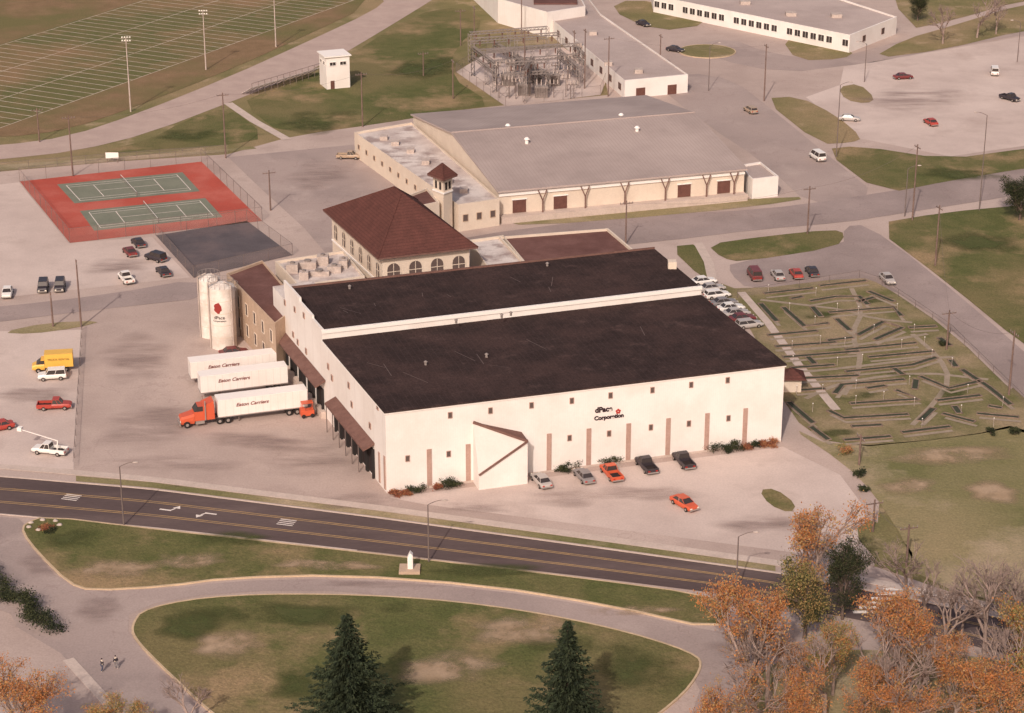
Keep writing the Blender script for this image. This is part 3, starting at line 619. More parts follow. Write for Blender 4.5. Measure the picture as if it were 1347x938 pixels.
# ---------- silos
def silo(u,v,vt,r,lab,txt):
    p=W(u,v);z=zat(p,vt);T=thing('silo',lab,'silo',p,'white storage silos');mb=MB(p)
    mb.cyl(p+Vector((0,0,.0)),p+Vector((0,0,z)),r,r,32,'silo_wall')
    for k in range(1,5): mb.cyl(p+Vector((0,0,z*k/5)),p+Vector((0,0,z*k/5+.08)),r+.03,r+.03,32,'cream',cap=True)
    part(T,'tank',mb)
    mb=MB(p);mb.cyl(p+Vector((0,0,z)),p+Vector((0,0,z+.7)),r*1.02,r*.25,32,'silo_wall');part(T,'roof',mb)
    mb=MB(p)
    for k in range(16):
        t=2*math.pi*k/16;q=p+Vector((r*math.cos(t)*.97,r*math.sin(t)*.97,z));mb.bar(q,q+Vector((0,0,1.1)),.05,'steel')
        t2=t+2*math.pi/16;q2=p+Vector((r*math.cos(t2)*.97,r*math.sin(t2)*.97,z));mb.bar(q+Vector((0,0,1.1)),q2+Vector((0,0,1.1)),.05,'steel')
    part(T,'railing',mb)
    mb=MB(p);t=math.radians(205);c=p+Vector((math.cos(t)*(r+.15),math.sin(t)*(r+.15),0));tt=Vector((-math.sin(t),math.cos(t),0))
    for s in(-.25,.25):mb.bar(c+tt*s,c+tt*s+Vector((0,0,z+1)),.05,'steel_dark')
    for k in range(int(z/.45)):mb.bar(c-tt*.25+Vector((0,0,k*.45)),c+tt*.25+Vector((0,0,k*.45)),.035,'steel_dark')
    part(T,'ladder',mb)
    for an_ in (-150,-40):
        t=math.radians(an_);c=p+Vector((math.cos(t)*(r+.2),math.sin(t)*(r+.2),0));mb=MB(p);mb.cyl(c,c+Vector((0,0,z+.6)),.11,.11,8,'stone');c2=p+Vector((math.cos(t)*r*.3,math.sin(t)*r*.3,z+1.));mb.cyl(c+Vector((0,0,z+.6)),c2,.11,.11,8,'stone');part(T,'pipe',mb)
    if txt:
        an=math.radians(-97)
        def cyl_(x,zz,o=.05): t=an+x/r; return Vector(((r+o)*math.cos(t),(r+o)*math.sin(t),zz))
        mb=MB();pts=[(.66*math.cos(k*math.pi/8)*(1+.15*math.sin(3*k)),.95*math.sin(k*math.pi/8)*(1+.12*math.cos(2*k))) for k in range(16)]
        for k in range(16):
            a=pts[k];b=pts[(k+1)%16];mb.face([cyl_(-.2,z*.7),cyl_(a[0]-.2,z*.7+a[1]),cyl_(b[0]-.2,z*.7+b[1])],'maroon_ink')
        part(T,'emblem',mb,'rounded dark red emblem')
        text(T,'dPace',None,0,0,.8,'ink',p,'lettering',.01,flat=lambda c:cyl_(c.x,z*.52+c.y))
        text(T,'Corporation',None,0,0,.45,'ink',p,'lettering',.005,flat=lambda c:cyl_(c.x,z*.475+c.y))
silo(295,455,376,2.2,'white storage silo with red emblem and dark lettering',True)
silo(279,441,366,1.9,'white storage silo with ladder and top railing',False)
silo(303,440,380,1.8,'shorter white storage silo behind the others',False)
# ---------- vehicles
def loft(mb,secs,m,roundz=.45):
    vs=[];n=8
    for x,z0,zb,w in secs:
        h=zb-z0
        for y,z in((-w*.9,z0),(-w,z0+h*.3),(-w*.99,z0+h*.72),(-w*.86,zb),(w*.86,zb),(w*.99,z0+h*.72),(w,z0+h*.3),(w*.9,z0)): vs.append((x,y,z))
    fs=[]
    for i in range(len(secs)-1):
        for j in range(n): fs.append((i*n+j,i*n+(j+1)%n,(i+1)*n+(j+1)%n,(i+1)*n+j))
    fs.append(tuple(range(n))[::-1]);fs.append(tuple((len(secs)-1)*n+j for j in range(n)))
    mb.add(vs,[f[::-1] for f in fs],m,False)
def frust(mb,x0,x1,X0,X1,z0,z1,w0,w1,m):
    vs=[(x0,-w0,z0),(x1,-w0,z0),(x1,w0,z0),(x0,w0,z0),(X0,-w1,z1),(X1,-w1,z1),(X1,w1,z1),(X0,w1,z1)]
    mb.add(vs,[(0,1,5,4),(1,2,6,5),(2,3,7,6),(3,0,4,7),(4,5,6,7)],m)
    return vs
KINDS={
'sedan':dict(L=4.9,secs=[(-2.45,.45,.75,.8),(-2.35,.28,.93,.88),(-1.6,.25,.98,.92),(0,.22,1.0,.93),(1.2,.25,.96,.92),(2.1,.28,.84,.88),(2.45,.4,.66,.8)],cab=(-1.75,1.1,-1.15,.3,.96,1.42,.84,.64)),
'wagon':dict(L=4.8,secs=[(-2.4,.4,.9,.82),(-2.3,.28,1.0,.9),(0,.22,1.02,.93),(1.2,.25,.98,.92),(2.1,.28,.86,.88),(2.4,.4,.66,.8)],cab=(-2.28,1.1,-2.0,.35,.98,1.5,.85,.68)),
'suv':dict(L=4.6,secs=[(-2.3,.5,1.0,.84),(-2.2,.35,1.1,.92),(0,.35,1.12,.93),(1.3,.35,1.1,.92),(2.15,.38,1.02,.88),(2.3,.45,.8,.82)],cab=(-2.15,1.0,-2.05,.55,1.08,1.78,.86,.74)),
'van':dict(L=5.2,secs=[(-2.6,.45,1.1,.88),(-2.55,.32,1.25,.96),(0,.3,1.27,.98),(1.5,.3,1.2,.97),(2.35,.35,.98,.9),(2.6,.45,.75,.84)],cab=(-2.52,1.75,-2.42,.95,1.2,2.05,.92,.78)),
'pickup':dict(L=5.4,secs=[(-.35,.4,1.05,.95),(.2,.38,1.08,.96),(1.5,.38,1.05,.95),(2.4,.4,.98,.91),(2.7,.5,.78,.84)],cab=(-.3,1.35,-.15,.8,1.05,1.72,.86,.72))}
CACHE={}
def carmesh(k):
    if k in CACHE:return CACHE[k]
    K=KINDS[k];b=MB();loft(b,K['secs'],'PAINT')
    x0,x1,X0,X1,z0,z1,w0,w1=K['cab']
    g=MB();frust(g,x0,x1,X0,X1,z0,z1,w0,w1,'glass')
    b.prism([(X0-.05,-w1-.02),(X1+.05,-w1-.02),(X1+.05,w1+.02),(X0-.05,w1+.02)],z1-.01,z1+.06,'PAINT')
    for s in(-1,1):
        for (a,bx) in((x0,X0),(x1,X1),((x0+x1)*.5+.1,(X0+X1)*.5)): b.bar((a,s*w0,z0),(bx,s*w1,z1),.06,'PAINT')
    if k=='pickup':
        for s in(-1,1): b.box(-2.7,-.36,s*.88-.08,s*.88+.08,.42,1.05,'PAINT')
        b.box(-2.7,-2.58,-.8,.8,.42,1.03,'PAINT');b.box(-2.57,-.37,-.8,.8,.45,.62,'dark')
    h=K['L']/2
    b.box(h-.08,h+.1,-.85,.85,.38,.56,'chrome');b.box(-h-.1,-h+.08,-.85,.85,.38,.56,'chrome')
    wh=MB();wh.cyl((0,-.13,0),(0,.13,0),.34,.34,14,'rubber');wh.cyl((0,-.145,0),(0,.145,0),.19,.19,10,'chrome')
    hl=MB();hl.box(-.05,.04,-.16,.16,-.08,.08,'lamp_glass');tl=MB();tl.box(-.04,.05,-.16,.16,-.08,.08,'tail')
    b.mats=[ 'paint_white' if m=='PAINT' else m for m in b.mats]
    CACHE[k]=(b.mesh('body'),g.mesh('window'),wh.mesh('wheel'),hl.mesh('headlight'),tl.mesh('taillight'));return CACHE[k]
COLN={'white':'white','silver':'silver','grey':'grey','dark':'black','red':'red','maroon':'dark red','orange':'orange red','tan':'tan','yellow':'yellow','blue':'dark blue','green':'dark green'}
def car(kind,c,u,v,du,dv,where,grp):
    p=W(u,v);q=W(u+du,v+dv);r=math.atan2(q.y-p.y,q.x-p.x);p.z=.09
    nm={'sedan':'car','wagon':'car','suv':'car','van':'van','pickup':'pickup_truck'}[kind]
    word={'sedan':'sedan car','wagon':'station wagon','suv':'boxy off road car','van':'van','pickup':'pickup truck'}[kind]
    T=thing(nm,f'{COLN[c]} {word} {where}',nm.replace('_',' '),p,grp,r)
    B,g,wh,hl,tl=carmesh(kind);o=part(T,'body',B);o.material_slots[0].link='OBJECT';o.material_slots[0].material=M('paint_'+c)
    part(T,'window',g);h=KINDS[kind]['L']/2
    for x in(-h*.6,h*.62):
        for y in(-.84,.84): part(T,'wheel',wh,loc=(x,y,.34))
    for y in(-.6,.6): part(T,'headlight',hl,loc=(h-.02,y,.66));part(T,'taillight',tl,loc=(-h-.02,y,.72))
    return T
fg='vehicles parked in front of the warehouse'
for a in (('sedan','silver',712,637),('sedan','grey',768,631),('pickup','orange',804,627),('pickup','dark',850,617),('pickup','dark',899,611)):
    car(a[0],a[1],a[2],a[3],-13,-14,'parked nose in by the white wall',fg)
car('sedan','orange',900,667,20,12,'standing alone in the empty lot',fg)
lg='vehicles in the side parking lots'
car('suv','white',69,499,-30,2,'parked beside yellow truck',lg);car('pickup','red',72,538,30,-1,'parked in pale lot',lg);car('sedan','red',-2,566,-10,2,'parked in pale lot',lg)
tt=car('pickup','white',66,597,-30,-3,'with raised boom parked near the main road',lg)
m=MB();m.bar((-1.2,0,.6),(-1.4,0,2.2),.16,'white_trim');m.bar((-1.4,0,2.2),(4.2,.3,3.6),.1,'white_trim');m.box(4.1,4.8,-.1,.6,3.4,4.0,'white_trim');part(tt,'boom',m)
for k,c,u,v in(('sedan','dark',182,323),('sedan','maroon',171,335),('suv','dark',205,343),('sedan','dark',215,361),('pickup','white',166,370)):
    car(k,c,u,v,-14,-15 if k!='suv' else -4,'parked beside tennis courts',lg)
for k,c,u,v in(('sedan','white',10,389),('suv','dark',57,382),('suv','dark',79,381)): car(k,c,u,v,-3,14,'parked by the side street',lg)
car('pickup','tan',459,209,30,1,'parked by the low wing',lg)
car('sedan','maroon',308,468,30,-3,'parked below the white silos',lg)
rg='vehicles around the school and streets'
for a in(('van','white',1075,210,-22,-14,'driving on side street'),('wagon','tan',987,148,-22,-13,'driving on side street'),('sedan','dark',888,68,20,3,'on the school drive'),('sedan','dark',846,34,20,6,'on the school drive'),
  ('sedan','maroon',1188,104,20,-1,'in pale school lot'),('sedan','silver',1117,159,20,1,'parked at lot edge'),('sedan','red',1224,164,-15,-9,'alone in pale lot'),('van','white',1308,98,-3,-14,'in pale school lot'),('pickup','dark',1328,132,18,5,'in pale school lot')):
    car(*a,rg)
mg='cars parked beside the mini golf course'
for k,c,u,v in(('van','maroon',992,366),('sedan','silver',1023,366),('sedan','red',1047,364),('sedan','dark',1068,361)): car(k,c,u,v,-10,-14,'parked beside the mini golf',mg)
car('sedan','silver',1167,371,14,14,'parked on the grey drive',mg)
pg='row of cars parked behind the warehouse'
for i,(u,v,c,k) in enumerate(((925,374,'white','sedan'),(936,383,'silver','sedan'),(943,392,'white','wagon'),(952,402,'grey','sedan'),(961,409,'white','sedan'),(968,416,'silver','sedan'),(976,423,'maroon','sedan'),(985,431,'silver','wagon'))):
    car(k,c,u,v,25,-3,'parked in a row behind warehouse',pg)
def trailer(u0,v0,u1,v1,lab,writing=True):
    a=W(u0,v0);b=W(u1,v1);d=(b-a).normalized();r=math.atan2(d.y,d.x);L=14.2
    T=thing('semi_trailer',lab,'trailer',V2(a,.05),'white semi trailers at the loading dock',r)
    m=MB();m.box(0,L,0,2.55,1.15,4.05,'white_wall');m.box(-.02,L+.02,-.02,2.57,3.98,4.07,'white_trim');m.box(-.02,L+.02,-.03,2.58,1.1,1.25,'steel')
    for k in range(1,12): m.box(L*k/12-.02,L*k/12+.02,-.025,0,1.26,3.97,'white_shade')
    part(T,'body',m)
    m=MB();m.box(1,L,.6,1.95,.85,1.15,'steel_dark');part(T,'frame',m)
    for y in(.5,2.05): m=MB();m.box(3.2,3.35,y-.08,y+.08,.05,1.1,'steel_dark');part(T,'landing_leg',m)
    for x in(L-3.0,L-1.7):
        for y in(.25,2.3):
            m=MB();m.cyl((x,y-.25,.52),(x,y+.25,.52),.5,.5,16,'rubber');m.cyl((x,y-.27,.52),(x,y+.27,.52),.25,.25,10,'chrome');part(T,'wheel',m)
    if writing: text(T,'Eaton Carriers',None,0,0,.78,'maroon_ink',None,'lettering',.015,shear=.3,flat=lambda c:Vector((L*.38+c.x*1.1,-.05,2.7+c.y)))
    return T,r
trailer(252,508,365,495,'long white semi trailer backed to the dock')
trailer(265,527,378,513,'long white semi trailer with red lettering')
TC,r=trailer(288,559,400,545,'white semi trailer with red lettering behind red tractor')
a=W(288,559);T=thing('semi_truck','bright red semi tractor with sleeper cab and hood','truck',V2(a,.05),None,r)
m=MB();m.box(-2.3,-.55,.1,2.45,1.0,3.4,'paint_orange');m.box(-3.7,-2.31,.15,2.4,1.0,2.5,'paint_orange')
m.add([(-3.7,.15,2.5),(-2.31,.15,2.5),(-2.31,2.4,2.5),(-3.7,2.4,2.5),(-3.1,.25,3.3),(-2.31,.2,3.3),(-2.31,2.35,3.3),(-3.1,2.3,3.3)],[(4,5,6,7)],'paint_orange')
loft(m,[(-5.9,.7,1.5,.85),(-5.7,.55,1.75,.95),(-4.5,.55,2.0,1.05),(-3.72,.55,2.2,1.1)],'paint_orange')
for i in range(len(m.v)-32,len(m.v)): m.v[i]=(m.v[i][0],m.v[i][1]+1.27,m.v[i][2])
m.add([(-2.3,.15,3.4),(-2.3,2.4,3.4),(-.6,2.4,4.0),(-.6,.15,4.0),(-.6,2.4,3.4),(-.6,.15,3.4)],[(0,3,2,1),(0,5,3),(1,2,4),(5,4,2,3)],'paint_orange')
part(T,'cab',m);m=MB();frust(m,-3.69,-2.31,-3.09,-2.31,2.51,3.28,1.1,1.02,'glass')
m.v=[(q[0],q[1]+1.27,q[2]) for q in m.v];part(T,'window',m)
m=MB();m.box(-5.5,2.,.75,1.8,.6,.95,'steel_dark');m.box(-3.6,-2.2,-.02,.1,.5,1.0,'chrome');part(T,'frame',m)
m=MB();m.box(-6.05,-5.9,.2,2.35,.45,.85,'chrome');m.box(-5.95,-5.88,.75,1.8,.9,1.5,'chrome');part(T,'bumper',m)
for y in(.0,2.54):
    m=MB();m.cyl((-2.0,y,1.0),(-2.0,y,4.2),.1,.1,8,'chrome');part(T,'exhaust_pipe',m)
    m=MB();m.box(-5.93,-5.86,abs(y-.3)-.12,abs(y-.3)+.12,1.,1.25,'lamp_glass');part(T,'headlight',m)
for x in(-4.9,.2,1.5):
    for y in(.25,2.3):
        m=MB();m.cyl((x,y-.22,.52),(x,y+.22,.52),.52,.52,16,'rubber');m.cyl((x,y-.24,.52),(x,y+.24,.52),.24,.24,10,'chrome');part(T,'wheel',m)
a=W(406,548);T=thing('forklift','orange forklift standing beside the loading dock','forklift',V2(a,.05),None,r)
m=MB();m.box(-1.3,.8,-.6,.6,.35,1.2,'paint_orange');m.box(-1.3,-.6,-.55,.55,1.2,1.5,'paint_orange');part(T,'body',m)
m=MB()
for x in(-1.,.6):
    for y in(-.5,.5):m.bar((x,y,1.2),(x,y,2.4),.07,'paint_orange')
m.box(-1.1,.7,-.6,.6,2.4,2.5,'paint_orange');part(T,'overhead_guard',m)
m=MB()
for y in(-.3,.3):m.bar((.95,y,.1),(.95,y,2.8),.12,'steel_dark')
m.bar((.95,-.3,2.7),(.95,.3,2.7),.1,'steel_dark');part(T,'mast',m)
for y in(-.3,.3):m=MB();m.box(1.,2.1,y-.08,y+.08,.12,.18,'steel_dark');part(T,'fork',m)
for x in(-.9,.5):
    for y in(-.6,.6):m=MB();m.cyl((x,y-.12,.32),(x,y+.12,.32),.32,.32,12,'rubber');part(T,'wheel',m)
a=W(97,489);b=W(45,492);d=(b-a);r=math.atan2(d.y,d.x);T=thing('box_truck','yellow rental box truck in pale lot','truck',V2(a,.05),None,r)
m=MB();m.box(0,4.6,-2.3,0,.9,3.2,'paint_yellow');part(T,'cargo_box',m);m=MB();loft(m,[(4.65,.5,1.5,1.0),(6.0,.5,1.45,1.),(6.7,.5,1.2,.9)],'paint_yellow');m.v=[(q[0],q[1]-1.15,q[2]) for q in m.v]
m.box(4.65,5.2,-2.05,-.25,2.1,2.25,'paint_yellow');part(T,'cab',m);m=MB();frust(m,4.65,6.0,4.65,5.2,1.48,2.12,.92,.85,'glass');m.v=[(q[0],q[1]-1.15,q[2]) for q in m.v];part(T,'window',m)
for x in(1.2,5.7):
    for y in(-.2,-2.1):
        m=MB();m.cyl((x,y-.15,.42),(x,y+.15,.42),.42,.42,14,'rubber');m.cyl((x,y-.17,.42),(x,y+.17,.42),.2,.2,8,'chrome');part(T,'wheel',m)
text(T,'TRUCK RENTAL',None,0,0,.5,'door_brown',None,'lettering',.0,flat=lambda c:Vector((2.3-c.x,.03,2.1+c.y)))
# ---------- poles
def upole(u,v,vt,lab='weathered wooden utility pole with crossarm'):
    p=W(u,v);z=max(5,zat(p,vt));T=thing('utility_pole',lab,'utility pole',p,'wooden utility poles')
    m=MB(p);m.cyl(p,V2(p,z),.18,.12,8,'wood_pole');part(T,'pole',m)
    ang=random.choice([.3,1.85,.3]);d=Vector((math.cos(ang),math.sin(ang),0))*1.3
    m=MB(p);m.bar(V2(p,z-.6)-d,V2(p,z-.6)+d,.13,'wood_pole');part(T,'crossarm',m)
    for k in(-1,-.5,.5,1):m=MB(p);m.cyl(V2(p+d*k*.95,z-.52),V2(p+d*k*.95,z-.25),.07,.05,6,'steel');part(T,'insulator',m)
    return V2(p,z-.3)
tops={}
for u,v,vt in((96,232,152),(297,208,122),(356,277,224),(107,430,342),(52,187,142),(477,167,95),(596,130,78),(557,100,68),(606,60,12),(800,127,48),(769,117,38),(755,90,40),(1005,133,58),(823,322,264),(1062,308,245),(1200,290,190),(1230,350,270),(1245,460,408),(1327,520,435),(1192,745,690),(1130,612,575),(1148,700,668),(624,60,8),(686,45,-8),(868,95,45),(70,430,385),(690,110,40)):
    tops[(u,v)]=upole(u,v,vt)
def wire(a,b,sag=.9):
    m=MB(a);pts=[a.lerp(b,t/8.)-Vector((0,0,sag*4*(t/8.)*(1-t/8.))) for t in range(9)]
    for i in range(8):m.bar(pts[i],pts[i+1],.03,'steel_dark')
    solo('power_line',m,'thin sagging overhead power line between poles','power line',a,'overhead power lines')
for a,b in(((96,232),(297,208)),((297,208),(477,167)),((477,167),(596,130)),((823,322),(1062,308)),((1062,308),(1200,290)),((800,127),(1005,133)),((1245,460),(1327,520)),((1230,350),(1245,460)),((1192,745),(1148,700))):
    wire(tops[a],tops[b],1.5)
def lamp(u,v,vt,du,lab='tall grey street lamp with curved arm'):
    p=W(u,v);z=zat(p,vt);T=thing('street_lamp',lab,'street lamp',p,'grey street lamps');m=MB(p);m.cyl(p,V2(p,z),.12,.08,8,'steel_dark');part(T,'pole',m)
    m=MB(p);s=1 if du>0 else -1;pr=V2(p,z)
    for k in range(5):
        q=V2(p,z)+Vector((s*.38*(k+1),0,.7*math.sin((k+1)/5*1.5)));m.cyl(pr,q,.05,.05,6,'steel_dark');pr=q
    part(T,'arm',m);m=MB(p);m.blob(pr+Vector((s*.35,0,-.02)),.45,.2,.13,'stone');part(T,'lamp_head',m)
for a in((163,692,614,1),(564,740,664,1),(968,785,706,1),(1288,277,152,-1),(1338,82,30,-1),(1137,108,58,-1),(1100,207,112,1),(932,120,60,1),(1190,285,222,1)): lamp(*a)
def flood(u,v,vt):
    p=W(u,v);z=zat(p,vt);T=thing('floodlight_mast','tall sports field floodlight mast with lamp rack','floodlight',p,'sports field floodlights');m=MB(p);m.cyl(p,V2(p,z),.2,.1,8,'stone');part(T,'pole',m)
    m=MB(p)
    for dz in(0,-.8):m.bar(V2(p,z+dz)-Vector((1.,0,0)),V2(p,z+dz)+Vector((1.,0,0)),.1,'steel')
    part(T,'lamp_rack',m)
    for dz in(0,-.8):
        for x in(-.9,-.3,.3,.9):
            m=MB(p);c=V2(p,z+dz+.2)+Vector((x,0,0));m.cyl(c,c+Vector((0,.3,-.12)),.12,.24,10,'lamp_glass');part(T,'lamp',m)
for a in((172,147,50),(271,92,15),(363,62,-12)):flood(*a)
# ---------- substation
def lattice(m,a,b,w,mt='steel'):
    d=(b-a);L=d.length;d.normalize();up=Vector((0,0,1)) if abs(d.z)<.9 else Vector((1,0,0));x=d.cross(up).normalized()*w/2;y=d.cross(x).normalized()*w/2
    c=[x+y,x-y,-x-y,-x+y]
    for q in c:m.bar(a+q,b+q,.11,mt)
    n=max(2,int(L/(w*1.5)))
    for k in range(n):
        p=a+d*(L*k/n);q=a+d*(L*(k+1)/n)
        for i in range(4):
            m.bar(p+c[i],q+c[(i+1)%4],.08,mt)
def gantry(u0,v0,u1,v1,vt,cols=3,ins_=6):
    a=W(u0,v0);b=W(u1,v1);z=zat(a,vt);T=thing('substation_gantry','grey lattice steel substation gantry with insulators','substation gantry',a,'substation gantries')
    for k in range(cols):
        m=MB(a);p=a.lerp(b,k/(cols-1));lattice(m,p,V2(p,z),.8);part(T,'column',m)
    for zz in(z,z*.68):
        m=MB(a);lattice(m,V2(a,zz),V2(b,zz),.7);part(T,'beam',m)
    for k in range(ins_):
        m=MB(a);p=V2(a.lerp(b,(k+.5)/ins_),z-.4);m.cyl(p,p-Vector((0,0,1.4)),.2,.15,7,'brown_trim');part(T,'insulator',m)
    return T
for g in((622,100,735,92,52),(640,112,760,102,68),(618,82,720,74,44),(668,128,720,124,84),(690,135,700,118,92)):gantry(*g)
gantry(755,95,768,108,60,2,3)
gantry(622,100,650,122,62,2,3);gantry(735,92,760,116,66,2,3);gantry(676,98,705,122,74,2,4);gantry(650,76,722,120,56,4,8)
for k in range(24):
    u=random.uniform(650,755);v=random.uniform(98,132)
    p=W(u,v);h=random.uniform(2.4,5.5);T=thing('switchgear','grey steel switchgear stand with porcelain insulators','switchgear',p,'substation switchgear stands')
    m=MB(p);m.bar(p,V2(p,h),.2,'steel_dark');m.bar(V2(p,h)-Vector((1.1,0,0)),V2(p,h)+Vector((1.1,0,0)),.16,'steel_dark');part(T,'stand',m)
    for x in(-.9,0,.9):m=MB(p);c=V2(p,h)+Vector((x,0,.05));m.cyl(c,c+Vector((0,0,1.)),.16,.1,7,'stone');part(T,'insulator',m)
for u,v in((690,125),(712,128),(728,112),(668,112),(705,108)):
    p=W(u,v);T=thing('transformer','grey ribbed electrical transformer with porcelain bushings','transformer',p,'substation transformers');m=MB(p);m.box(p.x-1.6,p.x+1.6,p.y-1.1,p.y+1.1,.2,3.,'steel')
    for k in range(8):m.box(p.x-1.5+k*.4,p.x-1.4+k*.4,p.y-1.5,p.y-1.1,.6,2.7,'steel_dark')
    part(T,'tank',m)
    for k in(-1,0,1):m=MB(p);m.cyl((p.x+k,p.y,3),(p.x+k*1.2,p.y,4.4),.18,.1,8,'stone');part(T,'bushing',m)
# ---------- mini golf
holes=[[(1005,387),(1070,380)],[(1078,377),(1140,370)],[(1065,397),(1100,391),(1130,391),(1142,402)],[(1030,405),(1058,430),(1090,426)],[(1090,412),(1175,405),(1186,417)],[(1128,442),(1162,424),(1187,432),(1150,448)],
[(1010,442),(1075,436)],[(1088,449),(1122,445)],[(1020,457),(1100,451)],[(1112,461),(1205,452)],[(1030,471),(1130,463)],[(1142,471),(1228,463)],[(1040,485),(1098,481)],[(1112,490),(1200,481),(1232,471)],[(1050,499),(1130,495)],
[(1098,519),(1108,507),(1190,500)],[(1118,532),(1208,526),(1178,514)],[(1090,541),(1110,551),(1195,546)],[(1210,496),(1248,512),(1290,502)],[(1232,528),(1290,521)],[(1265,487),(1300,510),(1330,534)],[(1285,545),(1340,550)],[(1240,545),(1282,556)],
[(1066,562),(1090,580)],[(1110,580),(1172,575)],[(1186,570),(1250,562)],[(1037,530),(1070,558)],[(1195,432),(1232,430)],[(1142,384),(1176,398)],[(1000,400),(1022,424)],[(1045,515),(1085,512)],[(1140,512),(1165,508)],[(1210,555),(1228,538)],
[(1100,420),(1118,436)],[(1235,445),(1250,456)],[(1120,562),(1160,560)],[(1255,535),(1262,545)],[(1068,404),(1080,418)],[(1040,394),(1056,391)],[(1250,474),(1258,484)],[(1205,500),(1203,513)],[(1062,470),(1072,480)],[(1300,535),(1318,538)],[(1150,392),(1128,398)],[(1175,485),(1188,494)]]
for h in holes:
    w=pxl(h);T=thing('mini_golf_hole','narrow dark green putting lane with timber edging','mini golf hole',w[0],'mini golf putting lanes')
    n=len(w);wd=.5
    def nr(i): a=w[max(0,i-1)];b=w[min(n-1,i+1)];d=(b-a).normalized();return Vector((-d.y,d.x,0))
    m=MB(w[0]);L=[w[i]+nr(i)*wd for i in range(n)];R=[w[i]-nr(i)*wd for i in range(n)]
    for i in range(n-1):m.face([V2(R[i],.15),V2(R[i+1],.15),V2(L[i+1],.15),V2(L[i],.15)],'carpet')
    part(T,'putting_surface',m);m=MB(w[0])
    loop=L+R[::-1]
    for i in range(len(loop)):m.bar(V2(loop[i],.18),V2(loop[(i+1)%len(loop)],.18),.14,'timber')
    part(T,'timber_edging',m)
for i,h in enumerate(holes[:34]):
    w=pxl([(a+3,b+5.5) for a,b in h]);strip('footpath',w,.75,'path_pale',LZ*6+.004+i*.0007)
PX=[[(1000,395),(1060,402),(1110,408),(1150,420),(1200,425)],[(1035,492),(1110,485),(1200,474),(1255,470)],[(1060,525),(1090,510),(1130,500),(1210,490),(1300,500)],[(1200,440),(1235,470),(1250,500),(1230,530),(1200,560)],[(1120,380),(1135,410),(1120,440),(1135,480),(1110,520)],[(1020,462),(1100,458),(1160,450),(1220,440)]]
for i,h in enumerate(PX): strip('footpath',chaikin(pxl(h),1,False),.9,'path_pale',LZ*5+.004+i*.0011)
for a in((1075,415,26,6),(1150,436,24,6),(1125,521,34,6),(1250,520,26,8),(1150,395,24,5),(1100,570,30,6),(1190,492,26,5)): patch('deep_green_grass',*a,'worn_green',5.4,'deeper green patch on mini golf lawn')
pm=MB();pm.cyl((0,0,0),(0,0,1.5),.035,.03,5,'stone');pm=pm.mesh('pole');gm=MB();gm.blob((0,0,1.56),.1,.1,.1,'white_trim',6,4);gm=gm.mesh('lamp_globe')
placed=[]
for i in range(400):
    u=random.uniform(1010,1320);v=370+ (u-1010)*.12+random.uniform(10,170)
    if v>585 or (u>1170 and v<400+(u-1170)*.85) or v>520+(u-1000)*.9: continue
    if any(abs(u-a)<24 and abs(v-b)<16 for a,b in placed) or len(placed)>32: continue
    placed.append((u,v))
    p=W(u,v);T=thing('marker_pole','thin pale marker pole on mini golf course','pole',p,'mini golf marker poles');part(T,'pole',pm);part(T,'lamp_globe',gm)
p=W(1040,512);T=thing('ticket_hut','small hut with brown pitched roof by mini golf','hut',p);m=MB(p);m.box(p.x-1.5,p.x+1.5,p.y-1.5,p.y+1.5,0,2.4,'cream');part(T,'wall',m)
m=MB(p);m.add([(p.x-2.2,p.y-2.2,2.4),(p.x+2.2,p.y-2.2,2.4),(p.x+2.2,p.y+2.2,2.4),(p.x-2.2,p.y+2.2,2.4),(p.x,p.y,3.8)],[(0,1,4),(1,2,4),(2,3,4),(3,0,4),(3,2,1,0)],'roof_brown');part(T,'roof',m)
# ---------- monument & small things
p=W(540,752);T=thing('monument','pale upright stone monument on stepped brick base','monument',p);m=MB(p);m.prism([(p.x-1.5,p.y-1.2),(p.x+1.3,p.y-1.2),(p.x+1.3,p.y+1.2),(p.x-1.5,p.y+1.2)],.1,.6,'tan_brick');part(T,'base',m)
m=MB();loft(m,[(-.35,.6,2.3,.45),(0,.6,3.0,.5),(.35,.6,2.6,.45)],'white_trim');part(T,'stone_slab',m)
p=W(148,214);T=thing('notice_board','blank white board on two short posts','sign',p);m=MB(p);m.box(p.x-1.4,p.x+1.4,p.y-.05,p.y+.05,1,2.3,'white_trim');part(T,'panel',m)
for s in(-1.1,1.1):m=MB(p);m.box(p.x+s-.06,p.x+s+.06,p.y+.06,p.y+.16,0,2.2,'wood_pole');part(T,'post',m)
